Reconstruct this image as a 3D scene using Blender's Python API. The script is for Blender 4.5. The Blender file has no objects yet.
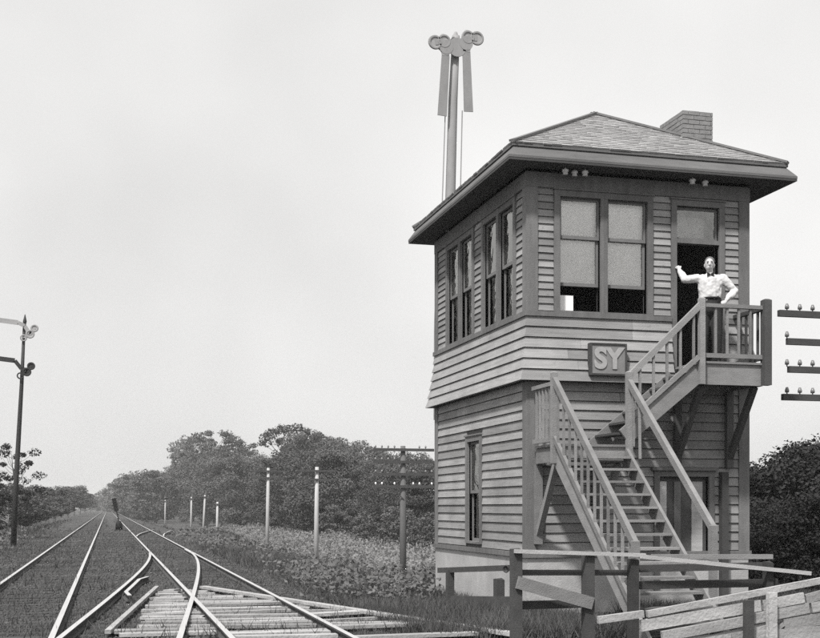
import bpy, math, random
import numpy as np
from mathutils import Vector, Matrix

random.seed(7)
rng = np.random.default_rng(7)
scene = bpy.context.scene
COL = scene.collection
R = math.radians

# ------------------------------------------------------------------ camera
F = 1202.0                      # focal length in photo pixels (photo 820 x 638)
YAW = R(14.68)                  # camera looks this far right of the track direction (+Y)
CAMZ = 1.70
HORIZON = 508.0
cs, sn = math.cos(YAW), math.sin(YAW)
cam_d = bpy.data.cameras.new('camera')
cam = bpy.data.objects.new('camera', cam_d)
COL.objects.link(cam)
cam.location = (0, 0, CAMZ)
cam.rotation_euler = (R(90), 0, -YAW)
cam_d.sensor_width = 36.0
cam_d.lens = 36.0 * F / 820.0
cam_d.shift_y = (HORIZON - 319.0) / 820.0
cam_d.clip_end = 9000
scene.camera = cam

# ------------------------------------------------------------------ sky and sun
SUN_EL, SUN_AZ = R(55), R(-138)      # azimuth measured from +Y towards +X
world = bpy.data.worlds.new('World')
scene.world = world
world.use_nodes = True
wn, wl = world.node_tree.nodes, world.node_tree.links
wn.clear()
sky = wn.new('ShaderNodeTexSky')
sky.sky_type = 'NISHITA'
sky.sun_disc = False
sky.sun_elevation = SUN_EL
sky.sun_rotation = SUN_AZ
sky.air_density = 1.0
sky.dust_density = 4.0
sky.ozone_density = 1.0
bw = wn.new('ShaderNodeRGBToBW')
rmp = wn.new('ShaderNodeValToRGB')     # black and white plate: blue sky records as pale grey
mixw = wn.new('ShaderNodeMix'); mixw.data_type = 'RGBA'; mixw.inputs[0].default_value = 0.62
comb = wn.new('ShaderNodeCombineColor')
bg = wn.new('ShaderNodeBackground')
bg.inputs[1].default_value = 0.10
out = wn.new('ShaderNodeOutputWorld')
wn.remove(rmp)
wl.new(sky.outputs[0], bw.inputs[0])
for i in range(3):
    wl.new(bw.outputs[0], comb.inputs[i])
wl.new(comb.outputs[0], mixw.inputs[6])
mixw.inputs[7].default_value = (8.0, 7.95, 7.85, 1)      # even high overcast
tc = wn.new('ShaderNodeTexCoord'); cn = wn.new('ShaderNodeTexNoise'); cn.inputs['Scale'].default_value = 2.2; cn.inputs['Detail'].default_value = 4.0
cr = wn.new('ShaderNodeMapRange'); cr.inputs[1].default_value = 0.35; cr.inputs[2].default_value = 0.62; cr.inputs[3].default_value = 0.90; cr.inputs[4].default_value = 1.13
cm = wn.new('ShaderNodeVectorMath'); cm.operation = 'SCALE'
wl.new(tc.outputs['Generated'], cn.inputs['Vector']); wl.new(cn.outputs['Fac'], cr.inputs[0])
wl.new(mixw.outputs[2], cm.inputs[0]); wl.new(cr.outputs[0], cm.inputs['Scale'])
wl.new(cm.outputs[0], bg.inputs[0])
wl.new(bg.outputs[0], out.inputs[0])

sun_d = bpy.data.lights.new('sun', 'SUN')
sun_d.energy = 3.8
sun_d.angle = R(4)
sun_d.color = (1.0, 0.99, 0.975)
sun = bpy.data.objects.new('sun', sun_d)
COL.objects.link(sun)
sdir = Vector((math.sin(SUN_AZ) * math.cos(SUN_EL), math.cos(SUN_AZ) * math.cos(SUN_EL), math.sin(SUN_EL)))
sun.rotation_euler = sdir.to_track_quat('Z', 'Y').to_euler()
sun.location = (-20, -10, 40)

scene.view_settings.view_transform = 'Standard'
scene.view_settings.look = 'None'
scene.view_settings.gamma = 1.0
scene.view_settings.use_curve_mapping = False
scene.view_settings.exposure = 0.52
scene.render.engine = 'CYCLES'
scene.cycles.use_denoising = False      # the plate is grainy
scene.cycles.max_bounces = 6
scene.cycles.transparent_max_bounces = 8

# ------------------------------------------------------------------ helpers
def smooth(a, b, t):
    t = np.clip((t - a) / (b - a), 0, 1)
    return t * t * (3 - 2 * t)

def at(px, d, z=0.0):
    """photo column px at depth d (from what the thing stands on) -> world point"""
    lat = (px - 410.0) / F * d
    return Vector((lat * cs + d * sn, d * cs - lat * sn, z))

def zof(py, d):
    return CAMZ + (HORIZON - py) / F * d

MATS = {}
def mat(name, v, rough=0.9, nscale=(3, 3, 3), amp=0.25, big=0.0, bigscale=0.8, rnd=0.0, bump=0.0, bscale=60, tint=(1.0, 0.99, 0.985), spec=0.2, detail=6, metal=0.0, transl=0.0, spots=0.0):
    m = bpy.data.materials.new(name)
    m.use_nodes = True
    n, l = m.node_tree.nodes, m.node_tree.links
    b = n['Principled BSDF']
    b.inputs['Roughness'].default_value = rough
    b.inputs['Metallic'].default_value = metal
    b.inputs['Specular IOR Level'].default_value = spec
    geo = n.new('ShaderNodeNewGeometry')
    mp = n.new('ShaderNodeMapping')
    mp.inputs['Scale'].default_value = nscale
    l.new(geo.outputs['Position'], mp.inputs[0])
    ns = n.new('ShaderNodeTexNoise')
    ns.inputs['Scale'].default_value = 1.0
    ns.inputs['Detail'].default_value = detail
    ns.inputs['Roughness'].default_value = 0.65
    l.new(mp.outputs[0], ns.inputs['Vector'])
    def math_(op, a, bb):
        k = n.new('ShaderNodeMath'); k.operation = op
        for i, s in enumerate((a, bb)):
            if isinstance(s, (int, float)):
                k.inputs[i].default_value = s
            else:
                l.new(s, k.inputs[i])
        return k.outputs[0]
    f = math_('ADD', math_('MULTIPLY', math_('SUBTRACT', ns.outputs['Fac'], 0.5), amp * 3.0), 1.0)
    if big:
        n2 = n.new('ShaderNodeTexNoise'); n2.inputs['Scale'].default_value = bigscale
        n2.inputs['Detail'].default_value = 4
        l.new(geo.outputs['Position'], n2.inputs['Vector'])
        f = math_('MULTIPLY', f, math_('ADD', math_('MULTIPLY', math_('SUBTRACT', n2.outputs['Fac'], 0.5), big * 3.0), 1.0))
    if spots:
        n3 = n.new('ShaderNodeTexNoise'); n3.inputs['Scale'].default_value = 9.0
        n3.inputs['Detail'].default_value = 8; n3.inputs['Roughness'].default_value = 0.8
        l.new(geo.outputs['Position'], n3.inputs['Vector'])
        r3 = n.new('ShaderNodeMapRange'); r3.inputs[1].default_value = 0.60; r3.inputs[2].default_value = 0.72
        r3.inputs[3].default_value = 1.0; r3.inputs[4].default_value = 1.0 - spots
        l.new(n3.outputs['Fac'], r3.inputs[0])
        f = math_('MULTIPLY', f, r3.outputs[0])
    if rnd:
        oi = n.new('ShaderNodeObjectInfo')
        f = math_('MULTIPLY', f, math_('ADD', math_('MULTIPLY', math_('SUBTRACT', oi.outputs['Random'], 0.5), rnd * 2.0), 1.0))
    f = math_('MAXIMUM', math_('MULTIPLY', f, v), 0.004)
    cc = n.new('ShaderNodeCombineColor')
    for i in range(3):
        l.new(math_('MULTIPLY', f, tint[i]), cc.inputs[i])
    l.new(cc.outputs[0], b.inputs['Base Color'])
    if bump:
        nb = n.new('ShaderNodeTexNoise'); nb.inputs['Scale'].default_value = bscale
        nb.inputs['Detail'].default_value = 4
        l.new(geo.outputs['Position'], nb.inputs['Vector'])
        bp = n.new('ShaderNodeBump'); bp.inputs['Strength'].default_value = bump
        bp.inputs['Distance'].default_value = 0.02
        l.new(nb.outputs['Fac'], bp.inputs['Height'])
        l.new(bp.outputs[0], b.inputs['Normal'])
    if transl:
        tr = n.new('ShaderNodeBsdfTranslucent')
        l.new(cc.outputs[0], tr.inputs[0])
        mx = n.new('ShaderNodeMixShader'); mx.inputs[0].default_value = transl
        l.new(b.outputs[0], mx.inputs[1]); l.new(tr.outputs[0], mx.inputs[2])
        l.new(mx.outputs[0], n['Material Output'].inputs['Surface'])
    MATS[name] = m
    return m

mat('board', 0.235, nscale=(2.2, 2.2, 30), amp=0.28, big=0.26, bigscale=1.6, rnd=0.24, bump=0.4, bscale=90, spots=0.5)
mat('board_skirt', 0.25, nscale=(2.2, 2.2, 30), amp=0.26, big=0.2, bigscale=1.6, rnd=0.18, bump=0.4, bscale=90, spots=0.42)
mat('trim', 0.135, nscale=(9, 9, 2.0), amp=0.30, big=0.28, rnd=0.16, bump=0.35, bscale=80, spots=0.45)
mat('shell', 0.10, amp=0.15)
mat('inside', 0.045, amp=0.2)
mat('eave', 0.115, nscale=(2, 2, 14), amp=0.26, big=0.2, bump=0.25, spots=0.35)
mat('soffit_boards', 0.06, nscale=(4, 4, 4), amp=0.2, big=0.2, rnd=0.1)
mat('shingle', 0.33, nscale=(7, 7, 7), amp=0.25, big=0.14, bigscale=1.0, bump=0.3)
mat('hip', 0.14, amp=0.2)
mat('brickface', 0.17, nscale=(11, 11, 11), amp=0.3, rnd=0.25, bump=0.4, bscale=60)
mat('mortar', 0.24, nscale=(20, 20, 20), amp=0.2)
mat('concrete', 0.34, nscale=(5, 5, 5), amp=0.16, big=0.2, bigscale=1.3, bump=0.3, bscale=40, spots=0.22)
mat('sash', 0.15, nscale=(8, 8, 2), amp=0.15)
mat('shade', 0.86, nscale=(6, 6, 2), amp=0.10, big=0.08, bigscale=2.0, rough=1.0)
mat('paper', 0.80, amp=0.06)
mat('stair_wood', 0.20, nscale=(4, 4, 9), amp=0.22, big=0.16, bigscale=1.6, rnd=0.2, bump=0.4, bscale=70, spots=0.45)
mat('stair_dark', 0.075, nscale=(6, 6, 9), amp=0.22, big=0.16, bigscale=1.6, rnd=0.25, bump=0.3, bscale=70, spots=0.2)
mat('fence_dark', 0.05, nscale=(6, 6, 9), amp=0.3, rnd=0.25, bump=0.3)
mat('fence_pale', 0.42, nscale=(2, 8, 12), amp=0.28, rnd=0.2, bump=0.3, spots=0.35)
mat('bleached', 0.29, nscale=(2, 9, 9), amp=0.35, big=0.2, bigscale=1.5, rnd=0.25, bump=0.5, bscale=30, spots=0.5)
mat('iron', 0.035, rough=0.6, amp=0.2)
mat('iron_grey', 0.24, rough=0.7, amp=0.15, nscale=(6, 6, 3))
mat('blade_grey', 0.22, rough=0.8, amp=0.15, nscale=(6, 6, 3))
mat('lens', 0.30, rough=0.5, amp=0.2)
mat('rail_side', 0.06, rough=0.8, amp=0.25, nscale=(9, 1.5, 9))
mat('rail_top', 0.40, rough=0.38, amp=0.18, nscale=(20, 0.8, 1), spec=0.6)
mat('tie', 0.05, nscale=(3, 14, 14), amp=0.35, rnd=0.35, bump=0.5, bscale=40)
mat('ballast', 0.055, nscale=(7, 7, 7), amp=0.9, rnd=0.3, big=0.6, bigscale=0.5)
mat('pole_pale', 0.40, nscale=(10, 10, 1.5), amp=0.2, rnd=0.1)
mat('pole_dark', 0.11, nscale=(10, 10, 1.5), amp=0.25)
mat('arm', 0.06, nscale=(4, 10, 10), amp=0.25)
mat('porcelain', 0.70, rough=0.3, amp=0.08, spec=0.5)
mat('glass_insul', 0.16, rough=0.3, amp=0.1, spec=0.5)
mat('bark', 0.07, nscale=(9, 9, 2), amp=0.35, bump=0.4)
mat('bark_pale', 0.30, nscale=(12, 12, 2), amp=0.3)
mat('leaf', 0.09, nscale=(0.9, 0.9, 0.9), amp=0.4, rnd=0.25, rough=0.7, transl=0.15, detail=3)
mat('leaf_pale', 0.105, nscale=(1.2, 1.2, 1.2), amp=0.4, rnd=0.25, rough=0.7, transl=0.15, detail=3)
mat('leaf_dark', 0.022, nscale=(2, 2, 2), amp=0.4, rnd=0.2, rough=0.8, transl=0.1, detail=3)
mat('grass', 0.09, nscale=(1.6, 1.6, 1.6), amp=0.6, rough=0.8, transl=0.25, detail=4, big=0.45, bigscale=0.22)
mat('weed', 0.22, nscale=(1.2, 1.2, 1.2), amp=0.4, rough=0.7, transl=0.3, detail=3)
mat('weed_low', 0.13, nscale=(1.5, 1.5, 1.5), amp=0.5, rough=0.7, transl=0.25, detail=3)
mat('soil', 0.055, nscale=(2.5, 2.5, 2.5), amp=0.45, big=0.35, bigscale=0.25, bump=0.8, bscale=14, detail=9)
mat('shirt', 0.52, rough=0.9, nscale=(14, 14, 14), amp=0.08)
mat('trousers', 0.03, rough=0.9, amp=0.2)
mat('skin', 0.42, rough=0.6, amp=0.06)
mat('hair', 0.11, rough=0.8, amp=0.3, nscale=(60, 60, 20))
mat('black', 0.012, rough=0.7, amp=0.1)
mat('sign_board', 0.19, nscale=(12, 12, 12), amp=0.2, spots=0.3)
mat('sign_letter', 0.32, nscale=(25, 25, 25), amp=0.2, spots=0.25)

# window glass: mostly clear with a sky reflection
g = bpy.data.materials.new('glass'); g.use_nodes = True
gn, gl = g.node_tree.nodes, g.node_tree.links
gn.remove(gn['Principled BSDF'])
tb = gn.new('ShaderNodeBsdfTransparent'); tb.inputs[0].default_value = (1, 1, 1, 1)
gb = gn.new('ShaderNodeBsdfGlossy'); gb.inputs['Roughness'].default_value = 0.03; gb.inputs[0].default_value = (0.9, 0.9, 0.88, 1)
gnz = gn.new('ShaderNodeTexNoise'); gnz.inputs['Scale'].default_value = 5.0; ggeo = gn.new('ShaderNodeNewGeometry'); gbp = gn.new('ShaderNodeBump'); gbp.inputs['Strength'].default_value = 0.25; gbp.inputs['Distance'].default_value = 0.05
gl.new(ggeo.outputs['Position'], gnz.inputs['Vector']); gl.new(gnz.outputs['Fac'], gbp.inputs['Height']); gl.new(gbp.outputs[0], gb.inputs['Normal'])
fr = gn.new('ShaderNodeFresnel'); fr.inputs[0].default_value = 1.5
mx = gn.new('ShaderNodeMixShader')
fm = gn.new('ShaderNodeMath'); fm.operation = 'MULTIPLY_ADD'; fm.inputs[1].default_value = 1.7; fm.inputs[2].default_value = 0.03
gl.new(fr.outputs[0], fm.inputs[0]); gl.new(fm.outputs[0], mx.inputs[0]); gl.new(tb.outputs[0], mx.inputs[1]); gl.new(gb.outputs[0], mx.inputs[2])
gl.new(mx.outputs[0], gn['Material Output'].inputs[0])
MATS['glass'] = g

def wloc(o):
    v = Vector((0, 0, 0))
    while o is not None:
        v += o.location
        o = o.parent
    return v

def link(o, parent=None):
    COL.objects.link(o)
    if parent is not None:
        o.parent = parent
    return o

def tag(o, label=None, cat=None, group=None, kind=None):
    for k, v in (('label', label), ('category', cat), ('group', group), ('kind', kind)):
        if v:
            o[k] = v
    return o

def thing(name, loc, label, cat, group=None):
    o = bpy.data.objects.new(name, None)
    o.location = loc
    o.empty_display_size = 0.2
    COL.objects.link(o)
    return tag(o, label, cat, group)

class MB:
    """collects simple solids in world coordinates, builds them as one mesh object"""
    def __init__(s):
        s.v, s.f, s.mi = [], [], []
    def add(s, vs, fs, mi=0):
        b = len(s.v)
        s.v += [tuple(p) for p in vs]
        s.f += [tuple(b + i for i in f) for f in fs]
        s.mi += [mi] * len(fs)
        return s
    HEX = ((0, 3, 2, 1), (4, 5, 6, 7), (0, 1, 5, 4), (1, 2, 6, 5), (2, 3, 7, 6), (3, 0, 4, 7))
    def hex8(s, vs, mi=0):
        return s.add(vs, s.HEX, mi)
    def box(s, x0, x1, y0, y1, z0, z1, mi=0):
        return s.hex8([(x0, y0, z0), (x1, y0, z0), (x1, y1, z0), (x0, y1, z0), (x0, y0, z1), (x1, y0, z1), (x1, y1, z1), (x0, y1, z1)], mi)
    def bar(s, p, q, w, h, up=(0, 0, 1), mi=0):
        """rectangular bar from p to q: w across, h along 'up'"""
        p, q = Vector(p), Vector(q)
        t = (q - p).normalized()
        side = t.cross(Vector(up))
        if side.length < 1e-4:
            side = t.cross(Vector((0, 1, 0)))
        side.normalize()
        u = side.cross(t).normalized()
        a, b = side * w / 2, u * h / 2
        return s.hex8([p - a - b, p + a - b, p + a + b, p - a + b, q - a - b, q + a - b, q + a + b, q - a + b], mi)
    def tube(s, pts, radii, n=8, caps=True, mi=0):
        pts = [Vector(p) for p in pts]
        rings = []
        prev = None
        for i, p in enumerate(pts):
            t = (pts[min(i + 1, len(pts) - 1)] - pts[max(i - 1, 0)])
            t = t.normalized() if t.length > 1e-9 else Vector((0, 0, 1))
            if prev is None:
                a = t.cross(Vector((0, 0, 1)))
                if a.length < 1e-3:
                    a = Vector((1, 0, 0))
                a.normalize()
            else:
                a = (prev - t * prev.dot(t)).normalized()
            prev = a
            b = t.cross(a)
            r = radii[i] if hasattr(radii, '__len__') else radii
            rings.append([p + (a * math.cos(2 * math.pi * k / n) + b * math.sin(2 * math.pi * k / n)) * r for k in range(n)])
        vs = [q for ring in rings for q in ring]
        fs = []
        for i in range(len(rings) - 1):
            for k in range(n):
                fs.append((i * n + k, i * n + (k + 1) % n, (i + 1) * n + (k + 1) % n, (i + 1) * n + k))
        if caps:
            fs.append(tuple(reversed(range(n))))
            fs.append(tuple((len(rings) - 1) * n + k for k in range(n)))
        return s.add(vs, fs, mi)
    def ball(s, c, r, n=10, m=7, sc=(1, 1, 1), mi=0):
        c = Vector(c)
        vs = [c + Vector((0, 0, -r * sc[2]))]
        for i in range(1, m):
            ph = -math.pi / 2 + math.pi * i / m
            for k in range(n):
                th = 2 * math.pi * k / n
                vs.append(c + Vector((r * math.cos(ph) * math.cos(th) * sc[0], r * math.cos(ph) * math.sin(th) * sc[1], r * math.sin(ph) * sc[2])))
        vs.append(c + Vector((0, 0, r * sc[2])))
        fs = [(0, 1 + (k + 1) % n, 1 + k) for k in range(n)]
        for i in range(m - 2):
            for k in range(n):
                a = 1 + i * n
                fs.append((a + k, a + (k + 1) % n, a + n + (k + 1) % n, a + n + k))
        a = 1 + (m - 2) * n
        fs += [(a + k, a + (k + 1) % n, len(vs) - 1) for k in range(n)]
        return s.add(vs, fs, mi)
    def limb(s, p, q, r0, r1, n=12):
        p, q = Vector(p), Vector(q)
        s.tube([p, q], [r0, r1], n)
        s.ball(p, r0, n, 8)
        return s.ball(q, r1, n, 8)
    def disc(s, c, axis, r, th, n=20, mi=0):
        c, axis = Vector(c), Vector(axis).normalized()
        return s.tube([c - axis * th / 2, c + axis * th / 2], [r, r], n, True, mi)
    def ring(s, c, axis, r, tr, n=20, k=6):
        c, axis = Vector(c), Vector(axis).normalized()
        a = axis.cross(Vector((0, 0, 1)))
        if a.length < 1e-3: a = Vector((1, 0, 0))
        a.normalize(); b = axis.cross(a)
        vs, fs = [], []
        for i in range(n):
            t = 2 * math.pi * i / n
            dr = a * math.cos(t) + b * math.sin(t)
            for j in range(k):
                u = 2 * math.pi * j / k
                vs.append(c + dr * (r + tr * math.cos(u)) + axis * tr * math.sin(u))
        for i in range(n):
            for j in range(k):
                fs.append((i * k + j, ((i + 1) % n) * k + j, ((i + 1) % n) * k + (j + 1) % k, i * k + (j + 1) % k))
        return s.add(vs, fs)
    def mesh(s, name, mats, origin=(0, 0, 0), smooth_=False):
        me = bpy.data.meshes.new(name)
        o = Vector(origin)
        me.from_pydata([tuple(Vector(p) - o) for p in s.v], [], s.f)
        for m in (mats if isinstance(mats, (list, tuple)) else [mats]):
            me.materials.append(MATS[m])
        if isinstance(mats, (list, tuple)):
            me.polygons.foreach_set('material_index', s.mi)
        if smooth_:
            me.polygons.foreach_set('use_smooth', [True] * len(me.polygons))
        me.update()
        return me
    def build(s, name, mats, parent=None, smooth_=False):
        if parent is None:
            c = Vector(s.v[0]) if s.v else Vector((0, 0, 0))
            zs = min(p[2] for p in s.v)
            c = Vector((sum(p[0] for p in s.v) / len(s.v), sum(p[1] for p in s.v) / len(s.v), zs))
            o = bpy.data.objects.new(name, s.mesh(name, mats, c, smooth_))
            o.location = c
        else:
            o = bpy.data.objects.new(name, s.mesh(name, mats, wloc(parent), smooth_))
        return link(o, parent)

def np_mesh(name, verts, faces, material):
    me = bpy.data.meshes.new(name)
    nv, nf, k = len(verts), len(faces), faces.shape[1]
    me.vertices.add(nv); me.vertices.foreach_set('co', verts.astype(np.float32).ravel())
    me.loops.add(nf * k); me.loops.foreach_set('vertex_index', faces.astype(np.int32).ravel())
    me.polygons.add(nf)
    me.polygons.foreach_set('loop_start', np.arange(0, nf * k, k, dtype=np.int32))
    me.polygons.foreach_set('loop_total', np.full(nf, k, dtype=np.int32))
    me.update(calc_edges=True)
    me.materials.append(MATS[material])
    return me

# ------------------------------------------------------------------ terrain
def wob(x, y):
    return (np.sin(x * 0.37 + 1.3) * np.cos(y * 0.29 + 0.4) * 0.6 + np.sin(x * 1.1 + y * 0.83) * 0.25 + np.sin(x * 0.13 - y * 0.21 + 2.0) * 0.8)

def terrain(x, y):
    x = np.asarray(x, float); y = np.asarray(y, float)
    m = smooth(25.0, 33.0, y)
    r1 = smooth(4.6, 12.5, x) * 2.0
    r2 = smooth(11.8, 19.0, x) * 2.0
    z = -(m * r1 + (1 - m) * r2)
    z = z - 0.45 * smooth(-4.0, -6.0, x) + 0.6 * smooth(-7.0, -11, x)
    z = z + 0.8 * np.exp(-((x - 7.6) / 1.5) ** 2 - ((y - 74) / 22.0) ** 2)
    off = smooth(4.2, 6.5, np.abs(x - 0.4)) * np.where((x > 4) & (y < 27), 0.0, 1.0) * smooth(20, 40, y)
    return z + off * wob(x, y) * 0.10

def grow(a, b, step, far, k=1.22):
    core = list(np.arange(a, b, step))
    out, s, p = [], step, core[-1]
    while p < far[1]:
        s *= k; p += s; out.append(p)
    lo, s, p = [], step, core[0]
    while p > far[0]:
        s *= k; p -= s; lo.append(p)
    return np.array(lo[::-1] + core + out)

gx = grow(-20, 34, 0.5, (-3000, 4000))
gy = grow(-6, 140, 0.8, (-400, 6000))
GX, GY = np.meshgrid(gx, gy)
GZ = terrain(GX, GY)
V = np.stack([GX.ravel(), GY.ravel(), GZ.ravel()], 1)
nx, ny = len(gx), len(gy)
I = (np.arange(ny - 1)[:, None] * nx + np.arange(nx - 1)[None, :]).ravel()
Fq = np.stack([I, I + 1, I + 1 + nx, I + nx], 1)
ground = bpy.data.objects.new('ground', np_mesh('ground', V, Fq, 'soil'))
ground.data.polygons.foreach_set('use_smooth', [True] * len(ground.data.polygons))
link(ground)
tag(ground, kind='structure')
ground['label'] = 'dark rough earth falling away to the right of the tracks'

# ------------------------------------------------------------------ railway
RZ0, RZ1 = 0.02, 0.14
def rail_mb(path, dz=0.0):
    """path: list of (x, y); rail of head, web and foot following it"""
    mb = MB()
    prof = [(-0.065, 0), (0.065, 0), (0.065, 0.014), (0.012, 0.03), (0.012, 0.085), (0.037, 0.095), (0.037, 0.12), (-0.037, 0.12), (-0.037, 0.095), (-0.012, 0.085), (-0.012, 0.03), (-0.065, 0.014)]
    k = len(prof)
    vs = []
    for i, (x, y) in enumerate(path):
        x1, y1 = path[min(i + 1, len(path) - 1)]
        x0, y0 = path[max(i - 1, 0)]
        t = Vector((x1 - x0, y1 - y0)).normalized()
        for a, b in prof:
            vs.append((x + t.y * a, y - t.x * a, RZ0 + b + dz))
    fs, mi = [], []
    for i in range(len(path) - 1):
        for j in range(k):
            fs.append((i * k + j, i * k + (j + 1) % k, (i + 1) * k + (j + 1) % k, (i + 1) * k + j))
            mi.append(1 if j == 6 else 0)
    b = len(mb.v)
    mb.v, mb.f, mb.mi = vs, fs, mi
    mb.f.append(tuple(range(k))); mb.mi.append(0)
    mb.f.append(tuple(reversed(range((len(path) - 1) * k, len(path) * k)))); mb.mi.append(0)
    return mb

tie_mb = MB()
tie_mb.hex8([(-1.25, -.11, -.13), (1.25, -.11, -.13), (1.25, .11, -.13), (-1.25, .11, -.13), (-1.24, -.10, .022), (1.24, -.10, .018), (1.24, .10, .022), (-1.24, .10, .018)])
tie_me = [tie_mb.mesh('tie', 'tie')]
def tie_line(root, ys, xf, longer=None):
    far = MB()
    for y in ys:
        x = xf(y) + random.uniform(-.05, .05)
        if y < 62:
            o = bpy.data.objects.new('tie', tie_me[0])
            o.location = Vector((x, y, random.uniform(-.02, 0.0))) - wloc(root)
            o.rotation_euler = (0, random.uniform(-.006, .006), random.uniform(-.02, .02))
            if longer: o.scale = (longer, 1, 1)
            link(o, root)
        else:
            far.box(x - 1.25, x + 1.25, y - .11, y + .11, -.1, .012)
    if far.v:
        tag(far.build('distant_ties', 'tie', root), kind='stuff')

DRIFT = 0.010                      # the tracks run very slightly right of the tower's side
def tx(x0, y): return x0 + DRIFT * (y - 18.0)
XL_A, XL_B = -1.98, -0.48          # rails of the left track
XR_A, XR_B = 1.63, 3.07            # rails of the right track
def track(name, label, a, b):
    root = thing(name, ((a + b) / 2, 10, 0), label, 'track')
    root['kind'] = 'structure'
    for x in (a, b):
        rail_mb([(tx(x, -8 + i * 30.0), -8 + i * 30.0) for i in range(32)]).build('rail', ['rail_side', 'rail_top'], root)
    tie_line(root, np.arange(-6, 190, 0.56), lambda y: tx((a + b) / 2, y))
    return root
track('railway_track', 'left of the two straight main tracks running to the horizon', XL_A, XL_B)
track('railway_track', 'right main track passing the tower and plank crossing', XR_A, XR_B)

cross = thing('crossover_track', (0.3, 25, 0), 'curving crossover rails joining the left track to the right track', 'track')
cross['kind'] = 'structure'
ysx = np.arange(2, 46.01, 0.8)
cpoly = np.polyfit([2, 6, 10, 14, 17.65, 21.8, 26.4, 33.6, 43.8], [-1.72, -1.30, -.92, -.53, -.16, .28, .72, 1.32, 1.87], 4)
cl = lambda y: float(np.polyval(cpoly, y))
rail_mb([(cl(y), y) for y in ysx if y < 43.2], .004).build('rail', ['rail_side', 'rail_top'], cross)
rail_mb([(min(cl(y) + 1.43, tx(XR_B, y) - .075), y) for y in ysx if y > 3], .004).build('rail', ['rail_side', 'rail_top'], cross)
gr = rail_mb([(cl(y) + .17 + (0.14 if y in (22, 28) else 0), y) for y in range(22, 29)], .002)
gr.build('guard_rail', ['rail_side', 'rail_top'], cross)
tie_line(cross, np.arange(9, 46, 0.56) + .28, lambda y: cl(y) + .73)

sid = thing('siding_track', (4, 80, 0), 'siding rails branching off to the right beyond the crossover', 'track')
sid['kind'] = 'structure'
sl = lambda y: tx(XR_A, y) + .05 + (max(y - 66, 0) ** 1.6) * 0.012
rail_mb([(sl(y), y) for y in np.arange(68, 90, 2.0)]).build('rail', ['rail_side', 'rail_top'], sid)
rail_mb([(sl(y) + 1.47, y) for y in np.arange(68, 90, 2.0)]).build('rail', ['rail_side', 'rail_top'], sid)

# loose cinder ballast
n = 42000
yb = 1.0 / rng.uniform(1 / 95.0, 1 / 13.0, n)
xb = rng.uniform(-3.4, 4.3, n)
sz = rng.uniform(0.012, 0.032, n) * (0.6 + yb / 40.0)
octv = np.array([(1, 0, 0), (-1, 0, 0), (0, 1, 0), (0, -1, 0), (0, 0, .8), (0, 0, -.8)], float)
octf = np.array([(0, 2, 4), (2, 1, 4), (1, 3, 4), (3, 0, 4), (2, 0, 5), (1, 2, 5), (3, 1, 5), (0, 3, 5)])
ang = rng.uniform(0, 6.28, n)
jit = rng.uniform(0.6, 1.4, (n, 6, 1))
ov = octv[None] * jit * sz[:, None, None]
rx = ov[..., 0] * np.cos(ang)[:, None] - ov[..., 1] * np.sin(ang)[:, None]
ry = ov[..., 0] * np.sin(ang)[:, None] + ov[..., 1] * np.cos(ang)[:, None]
bz = terrain(xb, yb) + sz * 0.2
vv = np.stack([rx + xb[:, None], ry + yb[:, None], ov[..., 2] + bz[:, None]], -1).reshape(-1, 3)
ff = (octf[None] + (np.arange(n) * 6)[:, None, None]).reshape(-1, 3)
bal = link(bpy.data.objects.new('ballast', np_mesh('ballast', vv, ff, 'ballast')))
tag(bal, 'dark cinder ballast strewn between the rails', 'ballast', kind='stuff')

# ------------------------------------------------------------------ signal tower
XL, XR, YF, YB = 6.73, 10.63, 18.20, 23.50
Z_SILL, Z_SK0, Z_SK1, Z_TOP = 0.93, 3.74, 4.78, 7.10
tower = thing('signal_tower', ((XL + XR) / 2, (YF + YB) / 2, -0.02), 'two-storey clapboard railway signal tower with hipped roof and flared band', 'signal tower')

SK = 0.135
def WP(w, u, z, o):
    """point on wall w: along u, height z, outward o"""
    if w == 'left': return (XL - o, u, z)
    if w == 'right': return (XR + o, u, z)
    if w == 'front': return (u, YF - o, z)
    return (u, YB + o, z)
SPAN = {'left': (YF, YB), 'right': (YF, YB), 'front': (XL, XR), 'back': (XL, XR)}
def wbox(mb, w, u0, u1, z0, z1, o0, o1, mi=0):
    a, b = WP(w, u0, z0, o0), WP(w, u1, z1, o1)
    return mb.box(min(a[0], b[0]), max(a[0], b[0]), min(a[1], b[1]), max(a[1], b[1]), z0, z1, mi)
def wedge(w, u0, u1, z0, z1, tb_, tt, ob=0.0, ot=0.0, c0=False, c1=False, back=0.0):
    """tapered board; c0/c1: mitred round the wall corner at that end"""
    mb = MB()
    vs = []
    for z, o, t in ((z0, ob, tb_), (z1, ot, tt)):
        for (u, c, sgn) in ((u0, c0, -1), (u1, c1, 1)):
            for oo in (o - back, o + t):
                vs.append(WP(w, u + sgn * (oo if c else 0), z, oo))
    # order: b-u0-in, b-u0-out, b-u1-in, b-u1-out, t-...
    mb.add(vs, [(0, 1, 3, 2), (4, 6, 7, 5), (0, 4, 5, 1), (2, 3, 7, 6), (1, 5, 7, 3), (0, 2, 6, 4)])
    return mb
def split(u0, u1, z0, z1, holes):
    segs = [(u0, u1)]
    for (a, b, c, d) in holes:
        if z1 > c + .03 and z0 < d - .03:
            nw = []
            for (p, q) in segs:
                if b <= p or a >= q: nw.append((p, q)); continue
                if a > p: nw.append((p, a))
                if b < q: nw.append((b, q))
            segs = nw
    return [s_ for s_ in segs if s_[1] - s_[0] > 0.04]
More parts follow.
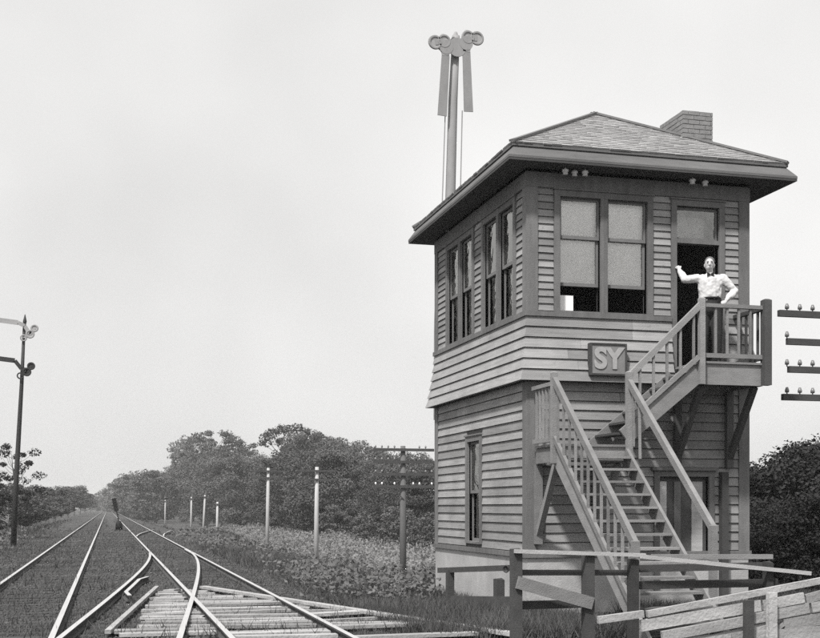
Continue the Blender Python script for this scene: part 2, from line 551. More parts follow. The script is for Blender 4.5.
def butt(segs):
    out_ = []
    for (a, b) in segs:
        if b - a > 2.2 and random.random() < .75:
            c = a + (b - a) * random.uniform(.25, .75); out_ += [(a, c - .002), (c + .002, b)]
        else: out_.append((a, b))
    return out_

# openings (u0, u1, z0, z1)
Z_W0, Z_W1 = 4.86, 6.74
OPEN = {
    'front': [(7.26, 7.97, Z_W0, Z_W1), (8.09, 8.80, Z_W0, Z_W1), (9.33, 10.11, 4.03, 6.72), (9.02, 9.92, 0.30, 2.22)],
    'left': [(18.80, 19.53, Z_W0, Z_W1), (19.66, 20.39, Z_W0, Z_W1), (21.05, 21.78, Z_W0, Z_W1), (21.91, 22.64, Z_W0, Z_W1), (20.60, 21.34, 1.06, 2.92)],
    'right': [(20.0, 21.6, Z_W0, Z_W1)], 'back': [(7.8, 9.4, Z_W0, Z_W1)],
}
CAS = 0.10
def casing_hole(h):
    return (h[0] - CAS, h[1] + CAS, h[2] - 0.02, h[3] + CAS + .02)

for w in ('left', 'front', 'right', 'back'):
    u0, u1 = SPAN[w]
    mb = MB()
    zs = sorted({0.0, Z_TOP} | {h[2] for h in OPEN[w]} | {h[3] for h in OPEN[w]})
    e0 = 0.12 if w in ('left', 'right') else 0.0
    for za, zb in zip(zs[:-1], zs[1:]):
        for (a, b) in split(u0 + e0, u1 - e0, za + .031, zb - .031, OPEN[w]) if zb - za > .07 else [(u0 + e0, u1 - e0)]:
            wbox(mb, w, a, b, za, zb, -0.12, -0.002)
    mb.build('wall', 'shell', tower)
    holes = [casing_hole(h) for h in OPEN[w]]
    cb = 0.15
    near = w in ('left', 'front')
    rest = MB()
    def put(bmb, material, nm='clapboard'):
        if near:
            bmb.build(nm, material, tower)
        else:
            rest.add(bmb.v, bmb.f)
    # lower storey boards
    z = Z_SILL + .05; ex = 0.153; gap = 0.016
    while z < Z_SK0 - .02:
        zt = min(z + ex, Z_SK0 + .06)
        for (a, b) in butt(split(u0 + cb, u1 - cb, z, zt, holes)):
            put(wedge(w, a + .002, b - .002, z + gap + random.uniform(-.004, .004), zt + .004, .034, .010), 'board')
        z += ex
    # flared band boards, mitred at the corners
    nb_ = 6; exs = (Z_SK1 - Z_SK0) / nb_
    for i in range(nb_):
        za, zb = Z_SK0 + i * exs, Z_SK0 + (i + 1) * exs
        oa = 0.03 + SK * (1 - i / nb_) ** 1.5; ob = 0.03 + SK * (1 - (i + 1) / nb_) ** 1.5
        for (a, b) in butt(split(u0, u1, za, zb, holes)):
            put(wedge(w, a, b, za + (.016 if i else 0), zb + .004, .036, .012, oa, ob, abs(a - u0) < .01, abs(b - u1) < .01, back=0.03 + 0 * oa), 'board_skirt')
    # upper storey boards
    z = Z_SK1 + .09; ex = 0.117
    while z < 6.88:
        zt = z + ex
        for (a, b) in split(u0 + cb, u1 - cb, z, zt, holes):
            put(wedge(w, a + .002, b - .002, z + .013, zt + .004, .030, .009), 'board')
        z += ex
    if rest.v:
        tag(rest.build('siding', 'board', tower), kind='stuff')
    # corner boards, water table, sill band, frieze
    for (a, b, k) in ((u0, u0 + cb, 0), (u1 - cb, u1, 1)):
        ee = 0.045
        aa, bb = (a - (ee if w in ('front', 'back') and k == 0 else 0), b + (ee if w in ('front', 'back') and k == 1 else 0))
        if w in ('left', 'right'):
            aa, bb = (a, b)
        for (za, zb) in ((Z_SILL + .05, Z_SK0 - .01), (Z_SK1 + .09, 6.86)):
            m_ = MB(); wbox(m_, w, aa, bb, za, zb, -.001, .045); m_.build('corner_board', 'trim', tower)
    ex_ = 0.07 if w in ('front', 'back') else 0.0
    m_ = MB(); wbox(m_, w, u0 - ex_, u1 + ex_, Z_SILL - .03, Z_SILL + .05, -.001, .07); m_.build('water_table', 'trim', tower)
    ex_ = 0.075 if w in ('front', 'back') else 0.0
    segs = split(u0 - ex_, u1 + ex_, Z_SK1, Z_SK1 + .09, [casing_hole(h) for h in OPEN[w] if h[2] < 4.5])
    for (a, b) in segs:
        m_ = MB(); wbox(m_, w, a, b, Z_SK1 + .005, Z_SK1 + .085, -.001, .075); m_.build('sill_band', 'trim', tower)
    ex_ = 0.05 if w in ('front', 'back') else 0.0
    m_ = MB(); wbox(m_, w, u0 - ex_, u1 + ex_, 6.862, Z_TOP, -.001, .05); m_.build('frieze_board', 'trim', tower)

# foundation: four walls flush below the water table
m_ = MB()
m_.box(XL - .03, XR + .03, YF - .03, YB + .03, -.55, Z_SILL - .032)
m_.build('foundation', 'concrete', tower)
# floors and inner darkness
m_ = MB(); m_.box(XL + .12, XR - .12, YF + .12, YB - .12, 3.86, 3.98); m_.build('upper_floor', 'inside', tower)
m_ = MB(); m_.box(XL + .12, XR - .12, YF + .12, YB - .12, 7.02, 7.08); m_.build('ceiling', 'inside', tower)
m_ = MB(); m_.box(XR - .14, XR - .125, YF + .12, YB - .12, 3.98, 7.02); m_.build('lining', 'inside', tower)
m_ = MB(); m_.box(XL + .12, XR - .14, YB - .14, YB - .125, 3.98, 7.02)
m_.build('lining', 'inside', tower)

def window(w, h, raised=0.0, shade=0.0, low_shade=0.0, name='window', strip=False, label=None, cl_=CAS, cr_=CAS, zm=None, zlow=None):
    u0, u1, z0, z1 = h
    fr_ = MB()
    wbox(fr_, w, u0 - cl_, u0, z0 - .01, z1 + CAS, -.10, .052)
    wbox(fr_, w, u1, u1 + cr_, z0 - .01, z1 + CAS, -.10, .052)
    wbox(fr_, w, u0 - .001, u1 + .001, z1, z1 + CAS, -.10, .049)
    wbox(fr_, w, u0 - cl_ - (.02 if cl_ == CAS else 0), u1 + cr_ + (.02 if cr_ == CAS else 0), z1 + CAS, z1 + CAS + .025, -.001, .07)
    wbox(fr_, w, u0 - .001, u1 + .001, z0 - .012, z0 + .03, -.10, .06)
    wf = fr_.build(name, 'trim', tower)
    if label: wf['label'] = label
    zm = zm or (z0 + z1) / 2
    zlow = zlow or z0 + .03
    def sash(za, zb, oo, nm):
        s_ = MB(); t = .045
        wbox(s_, w, u0 + .004, u0 + t, za, zb, oo, oo + .03); wbox(s_, w, u1 - t, u1 - .004, za, zb, oo, oo + .03)
        wbox(s_, w, u0 + t, u1 - t, za, za + .055, oo + .001, oo + .029); wbox(s_, w, u0 + t, u1 - t, zb - .045, zb, oo + .001, oo + .029)
        s_.build(nm, 'sash', wf)
        p_ = MB(); wbox(p_, w, u0 + t - .004, u1 - t + .004, za + .05, zb - .04, oo + .012, oo + .016)
        p_.build('pane', 'glass', wf)
    sash(zm - .02, z1 - .004, -.05, 'upper_sash')
    sash(zlow, zm + .03, -.085, 'lower_sash')
    if shade:
        s_ = MB(); wbox(s_, w, u0 + .02, u1 - .02, z1 - (z1 - z0) * shade, z1 - .03, -.112, -.106); s_.build('roller_shade', 'shade', wf)
    if strip:
        s_ = MB(); a = u0 + .10
        wbox(s_, w, a, a + .12, zm + .04, z1 - .06, -.115, -.109); s_.build('pale_strip', 'shade', wf)  # narrow pale strip behind the upper sash
    return wf

for i, h in enumerate(OPEN['front'][:2]):
    window('front', h, shade=0.735, zm=6.09, zlow=5.31, cl_=(CAS, .059)[i], cr_=(.059, CAS)[i])
for i, h in enumerate(OPEN['left'][:4]):
    window('left', h, strip=(i in (0, 1)), cl_=(CAS, .064)[i % 2], cr_=(.064, CAS)[i % 2])
window('left', OPEN['left'][4])
for w in ('right', 'back'):
    window(w, OPEN[w][0])
# paper card standing inside the front window
m_ = MB(); wbox(m_, 'front', 7.30, 7.56, Z_W0 + .05, Z_W0 + .31, -.135, -.13)
pc = m_.build('paper_card', 'paper'); tag(pc, 'white paper card standing in the left front window', 'card')

# doorway with transom (upper), panelled door (lower)
u0, u1, z0, z1 = OPEN['front'][2]
m_ = MB()
wbox(m_, 'front', u0 - CAS, u0, z0, z1 + CAS, -.10, .052); wbox(m_, 'front', u1, u1 + CAS, z0, z1 + CAS, -.10, .052)
wbox(m_, 'front', u0 - .001, u1 + .001, z1, z1 + CAS, -.10, .049); wbox(m_, 'front', u0 - .001, u1 + .001, 6.10, 6.17, -.10, .045)
wbox(m_, 'front', u0 - CAS - .02, u1 + CAS + .02, z1 + CAS, z1 + CAS + .025, -.001, .07)
df = m_.build('door_frame', 'trim', tower)
m_ = MB()
wbox(m_, 'front', u0 + .004, u0 + .04, 6.175, z1 - .004, -.06, -.03); wbox(m_, 'front', u1 - .04, u1 - .004, 6.175, z1 - .004, -.06, -.03)
wbox(m_, 'front', u0 + .04, u1 - .04, 6.175, 6.21, -.059, -.031); wbox(m_, 'front', u0 + .04, u1 - .04, z1 - .05, z1 - .004, -.059, -.031)
m_.build('transom_sash', 'sash', df)
m_ = MB(); wbox(m_, 'front', u0 + .036, u1 - .036, 6.205, z1 - .045, -.048, -.044); m_.build('pane', 'glass', df)
m_ = MB(); m_.box(u0 + .06, u1 - .1, YF + .30, YF + .305, 6.2, z1 - .1); m_.build('transom_shade', 'lens', df)
# door leaf swung inwards
m_ = MB(); m_.box(u0 + .01, u0 + .05, YF + .12, YF + .88, 4.02, 6.08)
dl = m_.build('door', 'sash', tower); dl['label'] = 'dark door standing open into the room'
m_ = MB(); m_.ball((u0 + .075, YF + .8, 5.02), .03); m_.build('handle', 'iron', dl, True)

u0, u1, z0, z1 = OPEN['front'][3]
m_ = MB()
wbox(m_, 'front', u0 - CAS, u0, z0, z1 + CAS, -.10, .052); wbox(m_, 'front', u1, u1 + CAS, z0, z1 + CAS, -.10, .052)
wbox(m_, 'front', u0 - .001, u1 + .001, z1, z1 + CAS, -.10, .049); wbox(m_, 'front', u0 - CAS - .05, u1 + CAS + .05, z1 + CAS, z1 + CAS + .05, -.001, .10)
m_.build('door_frame', 'trim', tower)
m_ = MB(); wbox(m_, 'front', u0 + .005, u1 - .005, z0, z1 - .005, -.09, -.055)
dl = m_.build('door', 'stair_dark', tower); dl['label'] = 'panelled ground-floor door beneath the upper landing'
for (a, b, pale) in ((u0 + .02, u0 + .16, 1), (u0 + .30, u0 + .42, 0), (u1 - .28, u1 - .08, 1)):
    m_ = MB(); wbox(m_, 'front', a, b, z0 + .1, z1 - .08, -.054, -.03); m_.build('stile', 'fence_pale' if pale else 'trim', dl)

# roof: eave moulding, soffit, shingled hips
ox0, ox1, oy0, oy1 = XL - .48, XR + .70, YF - .45, YB + .50
ix0, ix1, iy0, iy1 = XL - .36, XR + .55, YF - .33, YB + .38
zE0, zE1, zR = 7.19, 7.43, 8.84
m_ = MB()
def quad_ring(a, za, b, zb):
    A = [(a[0], a[2], za), (a[1], a[2], za), (a[1], a[3], za), (a[0], a[3], za)]
    B = [(b[0], b[2], zb), (b[1], b[2], zb), (b[1], b[3], zb), (b[0], b[3], zb)]
    m_.add(A + B, [(0, 1, 5, 4), (1, 2, 6, 5), (2, 3, 7, 6), (3, 0, 4, 7)])
O_, I_ = (ox0, ox1, oy0, oy1), (ix0, ix1, iy0, iy1)
quad_ring(O_, zE0, O_, zE0 + .04)
quad_ring(O_, zE0 + .04, I_, zE1 - .03)
J_ = (ix0 - .03, ix1 + .03, iy0 - .03, iy1 + .03)
quad_ring(I_, zE1 - .03, J_, zE1 - .03)
quad_ring(J_, zE1 - .03, J_, zE1 + .01)
roof = m_.build('roof', 'eave', tower)
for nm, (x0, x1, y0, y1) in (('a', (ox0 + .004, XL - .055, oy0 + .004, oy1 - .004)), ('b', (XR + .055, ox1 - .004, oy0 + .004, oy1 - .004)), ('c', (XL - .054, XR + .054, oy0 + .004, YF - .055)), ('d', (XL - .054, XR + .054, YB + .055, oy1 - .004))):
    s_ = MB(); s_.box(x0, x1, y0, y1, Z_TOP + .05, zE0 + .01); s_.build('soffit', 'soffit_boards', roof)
# roof planes
hx = (ix1 - ix0) / 2
cx = (ix0 + ix1) / 2
zb = zE1 + .012
A_, B_ = Vector((cx, iy0 + hx, zR)), Vector((cx, iy1 - hx, zR))
P0, P1, P2, P3 = Vector((ix0 - .03, iy0 - .03, zb)), Vector((ix1 + .03, iy0 - .03, zb)), Vector((ix1 + .03, iy1 + .03, zb)), Vector((ix0 - .03, iy1 + .03, zb))
s_ = MB(); s_.add([P0, P1, P2, P3, A_, B_], [(0, 1, 4), (1, 2, 5, 4), (2, 3, 5), (3, 0, 4, 5), (3, 2, 1, 0)])
s_.build('roof_deck', 'shell', roof)
sh = MB()
def shingle_face(a, b, top_a, top_b):
    """rows of shingles between eave edge a->b and upper edge top_a->top_b"""
    slope = (top_a - a)
    ed = (b - a).normalized()
    nrm = ed.cross((top_a + top_b) / 2 - (a + b) / 2).normalized()
    if nrm.z < 0: nrm = -nrm
    L = ((top_a + top_b) / 2 - (a + b) / 2).length
    rows = int(L / .13)
    for r in range(rows):
        f0, f1 = r / rows, (r + 1.25) / rows
        p0, p1 = a.lerp(top_a, f0), b.lerp(top_b, f0)
        q0, q1 = a.lerp(top_a, min(f1, 1)), b.lerp(top_b, min(f1, 1))
        wd = (p1 - p0).length
        u = -random.uniform(0, .1)
        while u < wd:
            w_ = random.uniform(.10, .2)
            ua, ub = max(u, 0) / wd, min(u + w_ - .008, wd) / wd
            u += w_
            if ub - ua < .004: continue
            dz = random.uniform(-.004, .004); lift = nrm * (.030 + dz); low = nrm * .004
            js = random.uniform(-.010, .010)
            B0, B1 = p0.lerp(p1, ua), p0.lerp(p1, ub)
            QL = (q1 - q0).length
            sv = ((q0 + q1) / 2 - (p0 + p1) / 2); sv = sv - ed * sv.dot(ed)
            t_a = min(max((B0 - q0).dot(ed), 0), QL); t_b = min(max((B1 - q0).dot(ed), 0), QL)
            T0, T1 = q0 + ed * t_a, q0 + ed * t_b
            dn = (B0 - T0).normalized() * js
            sh.add([B0 + low + dn, B1 + low + dn, T1 + low, T0 + low, B0 + lift + dn, B1 + lift + dn, T1 + low * 2, T0 + low * 2], ((4, 5, 6, 7), (0, 1, 5, 4), (1, 2, 6, 5), (3, 0, 4, 7)))
shingle_face(P0, P1, A_, A_)
shingle_face(P3, P0, B_, A_)
shingle_face(P1, P2, A_, B_)
shingle_face(P2, P3, B_, B_)
tag(sh.build('shingles', 'shingle', roof), kind='stuff')
for (p, q) in ((P0, A_), (P1, A_), (P2, B_), (P3, B_), (A_, B_)):
    s_ = MB(); s_.bar(p + Vector((0, 0, .035)), q + Vector((0, 0, .035)), .13, .035); s_.build('hip_cap', 'hip', roof)
# chimney
cx0, cx1, cy0, cy1 = 9.88, 10.45, 19.0, 19.88
ch = MB(); ch.box(cx0 + .012, cx1 - .012, cy0 + .012, cy1 - .012, 7.5, 8.56)
chim = ch.build('chimney', 'mortar', tower)
chim['label'] = 'plain square brick chimney on the right slope'
bk = MB(); z = 7.52; row = 0
while z < 8.57:
    h_ = .066
    pr = 0.0
    for face in range(4):
        L = (cx1 - cx0) if face % 2 == 0 else (cy1 - cy0)
        u = -(.11 if row % 2 else 0)
        while u < L:
            a, b = max(u, 0), min(u + .205, L); u += .217
            if b - a < .02: continue
            j = random.uniform(-.004, .005) + pr
            if face == 0: bk.box(cx0 + a, cx0 + b, cy0 - j, cy0 + .03, z, z + h_)
            elif face == 1: bk.box(cx1 - .03, cx1 + j, cy0 + a, cy0 + b, z, z + h_)
            elif face == 2: bk.box(cx0 + a, cx0 + b, cy1 - .03, cy1 + j, z, z + h_)
            else: bk.box(cx0 - j, cx0 + .03, cy0 + a, cy0 + b, z, z + h_)
    z += .079; row += 1
tag(bk.build('bricks', 'brickface', chim), kind='stuff')
# porcelain knobs under the soffit
for gi, xs_ in enumerate(((7.28, 7.46, 7.62), (9.52, 9.78))):
    for k_, x_ in enumerate(xs_):
        s_ = MB(); y_ = YF - .22 + .05 * (k_ % 2)
        s_.tube([(x_, y_, Z_TOP + .05), (x_, y_, Z_TOP + .0)], .012, 8)
        s_.tube([(x_, y_, Z_TOP + .02), (x_, y_, Z_TOP - .015), (x_, y_, Z_TOP - .02), (x_, y_, Z_TOP - .06)], [.05, .055, .035, .045], 12)
        s_.build('insulator', 'porcelain', roof, True)

# name board
sgn = thing('name_sign', (8.05, YF - .15, 3.84), 'small framed board lettered SY on the flared band', 'sign')
su0, su1, sz0, sz1 = 7.73, 8.31, 3.87, 4.33
yo = YF - .235
s_ = MB(); s_.box(su0, su1, yo, yo + .02, sz0, sz1); s_.build('board', 'sign_board', sgn)
for (a, b, c, d) in ((su0 - .03, su0, sz0 - .03, sz1 + .03), (su1, su1 + .03, sz0 - .03, sz1 + .03), (su0, su1, sz1, sz1 + .03), (su0, su1, sz0 - .03, sz0)):
    s_ = MB(); s_.box(a, b, yo - .012, yo + .10, c, d); s_.build('frame', 'fence_dark', sgn)
fc = bpy.data.curves.new('lettering', 'FONT')
fc.body = 'SY'; fc.size = .46; fc.extrude = .006; fc.offset = .018; fc.align_x = 'CENTER'; fc.align_y = 'CENTER'; fc.space_character = 1.0
fo = bpy.data.objects.new('lettering_curve', fc); COL.objects.link(fo)
bpy.context.view_layer.update()
me = bpy.data.meshes.new_from_object(fo.evaluated_get(bpy.context.evaluated_depsgraph_get()))
bpy.data.objects.remove(fo)
me.materials.clear(); me.materials.append(MATS['sign_letter'])
lo = bpy.data.objects.new('lettering', me)
lo.rotation_euler = (R(90), 0, 0)
lo.location = Vector(((su0 + su1) / 2, yo - .008, (sz0 + sz1) / 2)) - sgn.location
link(lo, sgn)

# ------------------------------------------------------------------ outside staircase
ST = thing('outside_staircase', (7.9, 16.9, 0), 'weathered wooden two-flight outside staircase climbing to the upper door', 'staircase')
W1, W2 = 'stair_wood', 'stair_dark'
LX0, LX1, LY = 6.81, 7.95, 17.20
ZL, ZU = 2.68, 4.02
UX0, UX1 = 9.29, 10.33
YW = YF - .06
def bld(mb, nm, m): return mb.build(nm, m, ST)
# landings: deck planks and rim boards
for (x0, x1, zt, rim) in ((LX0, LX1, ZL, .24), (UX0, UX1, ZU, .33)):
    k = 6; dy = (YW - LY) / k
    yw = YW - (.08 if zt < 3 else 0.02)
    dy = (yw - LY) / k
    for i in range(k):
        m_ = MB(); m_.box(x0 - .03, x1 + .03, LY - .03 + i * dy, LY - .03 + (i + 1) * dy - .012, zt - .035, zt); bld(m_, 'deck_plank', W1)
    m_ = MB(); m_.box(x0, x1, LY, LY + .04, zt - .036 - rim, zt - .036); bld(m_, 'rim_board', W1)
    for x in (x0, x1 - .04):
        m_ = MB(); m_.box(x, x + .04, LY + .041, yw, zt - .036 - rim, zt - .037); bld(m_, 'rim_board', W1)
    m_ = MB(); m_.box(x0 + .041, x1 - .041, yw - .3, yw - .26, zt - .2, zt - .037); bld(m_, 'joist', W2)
# posts
def post(x, y, z0, z1, s=.09, m=W1, nm='newel_post'):
    mb = MB(); mb.box(x - s / 2, x + s / 2, y - s / 2, y + s / 2, z0, z1)
    mb.hex8([(x - s / 2, y - s / 2, z1), (x + s / 2, y - s / 2, z1), (x + s / 2, y + s / 2, z1), (x - s / 2, y + s / 2, z1)] + [(x - s / 4, y - s / 4, z1 + .02), (x + s / 4, y - s / 4, z1 + .02), (x + s / 4, y + s / 4, z1 + .02), (x - s / 4, y + s / 4, z1 + .02)])
    return bld(mb, nm, m)
post(LX0 - .05, LY - .05, ZL - .3, ZL + 1.08)
post(LX1 + .05, LY - .05, ZL - .35, ZL + 1.12)
post(UX0 - .05, LY - .05, ZU - .37, ZU + .98)
post(UX1 + .05, LY - .05, ZU - .36, ZU + 1.0, .13, W2)
# upper landing railing: front and right side
def railing(p, q, n, z_lo, z_hi, m=W1, vert=.035, skip=()):
    """p,q at deck level; top rail, bottom rail, balusters"""
    p, q = Vector(p), Vector(q)
    U = Vector((0, 0, 1))
    mb = MB(); mb.bar(p + U * z_hi, q + U * z_hi, .075, .06); bld(mb, 'handrail', m)
    mb = MB(); mb.bar(p + U * z_lo, q + U * z_lo, .05, .07); bld(mb, 'bottom_rail', m)
    for i in range(n):
        if i in skip: continue
        c = p.lerp(q, (i + 1) / (n + 1))
        mb = MB(); mb.bar(c + U * (z_lo + .02), c + U * (z_hi - .02), vert, vert, up=(0, 1, 0)); bld(mb, 'baluster', m)
railing((UX0, LY - .03, ZU), (UX1 - .02, LY - .03, ZU), 4, .09, .88)
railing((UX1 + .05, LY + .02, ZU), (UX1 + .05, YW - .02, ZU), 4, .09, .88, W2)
# lower landing left railing
railing((LX0 - .04, LY, ZL), (LX0 - .04, YW - .08, ZL), 5, .07, .92)
# upper flight along the wall
SL = 0.80
xs0 = UX0 - (ZU - ZL) / SL
for yy, nm in ((LY - .02, 0), (YW - .12, 1)):
    mb = MB(); xa = LX1 - .02 if nm == 0 else xs0 + .16; mb.bar((xa, yy, ZL - .13 + (xa - xs0) * SL), (UX0 - .09, yy, ZU - .20), .045, .26); bld(mb, 'stringer', W1)
mb = MB(); mb.bar((LX1 + .10, LY - .05, ZL + .24 + (LX1 + .10 - xs0) * SL * .55), (UX0 - .1, LY - .05, ZU + .06), .06, .07); bld(mb, 'bottom_rail', W1)
rs = 7
for i in range(1, rs):
    z = ZL + (ZU - ZL) * i / rs; x = xs0 + (z - ZL) / SL
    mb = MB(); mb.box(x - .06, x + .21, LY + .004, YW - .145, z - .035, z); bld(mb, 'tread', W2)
p, q = Vector((LX1 + .05, LY - .05, ZL + 1.06)), Vector((UX0 - .05, LY - .05, ZU + .90))
mb = MB(); mb.bar(p, q, .075, .09); bld(mb, 'handrail', W1)
pb = Vector((LX1 + .10, LY - .05, ZL + .24 + (LX1 + .10 - xs0) * SL * .55)); qb = Vector((UX0 - .1, LY - .05, ZU + .06))
for i in range(5):
    f = (i + .8) / 5.4
    a, b = p.lerp(q, f), pb.lerp(qb, f)
    mb = MB(); mb.bar(Vector((a.x, a.y, b.z)), a, .035, .035, up=(0, 1, 0)); bld(mb, 'baluster', W1)
# lower flight towards the camera
SLF = 0.846
y_bot = LY - ZL / SLF
for xx in (LX0, LX1):
    mb = MB(); mb.bar((xx, LY - .02, ZL - .17), (xx, y_bot - .05, -.12), .05, .27); bld(mb, 'stringer', W1)
rs = 14
for i in range(1, rs):
    z = ZL * i / rs; y = LY - (ZL - z) / SLF
    mb = MB(); mb.box(LX0 + .03, LX1 - .03, y - .07, y + .20, z - .035, z); bld(mb, 'tread', W1 if i > 2 else W2)
for xx, k in ((LX0 - .05, 0), (LX1 + .05, 1)):
    a = Vector((xx, LY - .05, ZL + .98)); yb_ = y_bot + (.27 if k == 0 else .50); b = Vector((xx, yb_, (yb_ - y_bot) * SLF + 1.0))
    mb = MB(); mb.bar(a, b, .07, .10); bld(mb, 'handrail', W1)
    a2 = Vector((xx, LY - .05, ZL + .10)); b2 = Vector((xx, y_bot + .27, .34))
    if k == 0:
        mb = MB(); mb.bar(a2, b2, .05, .08); bld(mb, 'bottom_rail', W1)
    for i in range(12):
        f = (i + .7) / 12.4
        if k == 1 and i not in (0, 1): continue
        t, u = a.lerp(b, f), a2.lerp(b2, f)
        mb = MB(); mb.bar(u, t, .033, .033, up=(0, 1, 0)); bld(mb, 'baluster', W1)
    post(xx, yb_, 0.0, b.z + .04)
# brackets under the landings
for x, z0, m in ((UX1 - .06, ZU - .37, W2), (UX0 + .03, ZU - .37, W2), (LX0 + .06, ZL - .28, W1), (LX1 - .06, ZL - .28, W1)):
    mb = MB(); mb.bar((x, LY + .12, z0), (x, YF - .09, z0 - 1.12), .09, .10); bld(mb, 'brace', m)
    mb = MB(); mb.box(x - .06, x + .06, YF - .13, YF - .046, z0 - 1.28, z0 - .003); bld(mb, 'wall_cleat', m)
mb = MB(); mb.box(UX1 - .23, UX1 - .11, YF - .16, YF - .046, 0.0, 2.3); bld(mb, 'dark_upright', W2)  # dark upright strip against the lower front wall

# ------------------------------------------------------------------ man on the landing
def person():
    px, py, z0 = 9.70, 17.72, ZU
    root = thing('person', (px, py, z0), 'man in white shirt and bow tie leaning with one arm on the door frame', 'person')
    P = lambda x, y, z: Vector((px + x, py + y, z0 + z))
    def sculpt(mb, name, m, vox, parent=root):
        o = mb.build(name, m, parent, True)
        r = o.modifiers.new('remesh', 'REMESH'); r.mode = 'VOXEL'; r.voxel_size = vox; r.use_smooth_shade = True
        s = o.modifiers.new('smooth', 'SMOOTH'); s.iterations = 4; s.factor = .5
        return o
    hand_l, hand_r = P(-.485, .12, 1.60), P(.25, -.10, 1.03)     # viewer's left hand on the jamb, other hand at the hip
    sh_l, sh_r = P(-.20, 0, 1.43), P(.20, 0, 1.42)
    el_l, el_r = P(-.40, -.04, 1.41), P(.39, .03, 1.21)
    b = MB()
    b.ball(P(-.01, -.02, 1.645), .095, 16, 12, (.82, 1.0, 1.18))
    b.ball(P(-.015, -.05, 1.585), .062, 14, 10, (.9, 1.0, .8))
    b.limb(P(0, 0, 1.42), P(-.005, -.01, 1.57), .058, .054)
    b.limb(P(-.012, -.112, 1.665), P(-.013, -.128, 1.625), .010, .016, 8)        # nose
    b.ball(P(-.012, -.108, 1.588), .022, 8, 6, (1.3, .5, .45))                    # mouth
    for s in (-1, 1):
        b.ball(P(-.01 + s * .08, -.01, 1.63), .026, 8, 6, (.45, .8, 1.2))          # ears
        b.limb(P(s * .095, 0, .92), P(s * .105, -.03, .50), .085, .058)
        b.limb(P(s * .105, -.03, .50), P(s * .11, .01, .08), .056, .040)
        b.limb(P(s * .11, .02, .045), P(s * .12, -.14, .035), .040, .034)
    b.limb(P(0, 0, .95), P(0, 0, 1.15), .135, .13); b.limb(P(0, 0, 1.15), P(0, 0, 1.36), .13, .14)
    b.limb(P(-.12, 0, 1.40), P(.12, 0, 1.39), .07, .07)
    for sh_, el, hd in ((sh_l, el_l, hand_l), (sh_r, el_r, hand_r)):
        b.limb(sh_, el, .050, .040); b.limb(el, hd, .038, .028)
        dr = (hd - el).normalized()
        side = dr.cross(Vector((0, 1, 0))).normalized()
        nrm = side.cross(dr).normalized()
        b.limb(hd, hd + dr * .06, .026, .030, 8)
        for k, ln in enumerate((.062, .072, .068, .052)):
            r0 = hd + dr * .07 + side * (k - 1.5) * .021
            k1 = r0 + dr * ln * .55 + nrm * .006
            b.limb(r0, k1, .0095, .009, 6); b.limb(k1, k1 + dr * ln * .4 + nrm * .022, .009, .008, 6)
        t0 = hd + dr * .02 - side * .028
        t1 = t0 + dr * .035 - side * .025
        b.limb(t0, t1, .011, .010, 6); b.limb(t1, t1 + dr * .028 + nrm * .01, .010, .009, 6)
    sculpt(b, 'body', 'skin', .008)
    s = MB()
    s.limb(P(0, 0, 1.06), P(0, 0, 1.20), .150, .158); s.limb(P(0, 0, 1.20), P(0, 0, 1.36), .158, .150)
    s.limb(P(-.06, 0, 1.10), P(-.08, 0, 1.34), .118, .118); s.limb(P(.06, 0, 1.10), P(.08, 0, 1.34), .118, .118)
    s.limb(P(-.13, 0, 1.405), P(.13, 0, 1.40), .085, .085)
    s.limb(P(0, 0, 1.40), P(0, 0, 1.48), .09, .068)
    for sh_, el, hd in ((sh_l, el_l, hand_l), (sh_r, el_r, hand_r)):
        s.limb(sh_, el, .074, .062); s.limb(el, el.lerp(hd, .55), .064, .060); s.limb(el.lerp(hd, .55), el.lerp(hd, .92), .060, .040)
    so = sculpt(s, 'shirt', 'shirt', .012)
    tx_ = bpy.data.textures.new('cloth_folds', 'CLOUDS'); tx_.noise_scale = .09; tx_.noise_depth = 2
    dm = so.modifiers.new('folds', 'DISPLACE'); dm.texture = tx_; dm.strength = .034; dm.mid_level = .5
    t = MB()
    t.limb(P(-.05, 0, 1.06), P(.05, 0, 1.06), .135, .135); t.limb(P(0, 0, .93), P(0, 0, 1.06), .165, .150)
    for s_ in (-1, 1):
        t.limb(P(s_ * .095, 0, .92), P(s_ * .105, -.03, .50), .115, .088); t.limb(P(s_ * .105, -.03, .50), P(s_ * .11, .01, .10), .086, .072)
    sculpt(t, 'trousers', 'trousers', .014)
    for s_ in (-1, 1):
        k = MB(); k.limb(P(s_ * .11, .03, .05), P(s_ * .125, -.15, .04), .050, .040); sculpt(k, 'shoe', 'black', .012)
    k = MB()
    k.ball(P(-.005, .005, 1.68), .103, 16, 12, (.84, .98, 1.0)); hr = MB()
    # hair cap: the upper back of the head only
    hr.ball(P(-.005, .012, 1.685), .102, 18, 12, (.84, .98, .95))
    hr.f = [f for f in hr.f if sum(hr.v[i][2] for i in f) / len(f) > z0 + 1.672 + max(0, -(sum(hr.v[i][1] for i in f) / len(f) - py)) * .45]
    hr.mi = [0] * len(hr.f)
    hr.build('hair', 'hair', root, True)
    k = MB()
    for s_ in (-1, 1):
        k.hex8([P(0, -.135, 1.46), P(s_ * .055, -.135, 1.435), P(s_ * .055, -.12, 1.435), P(0, -.115, 1.46), P(0, -.135, 1.475), P(s_ * .055, -.135, 1.505), P(s_ * .055, -.12, 1.505), P(0, -.115, 1.475)])
    k.build('bow_tie', 'black', root)
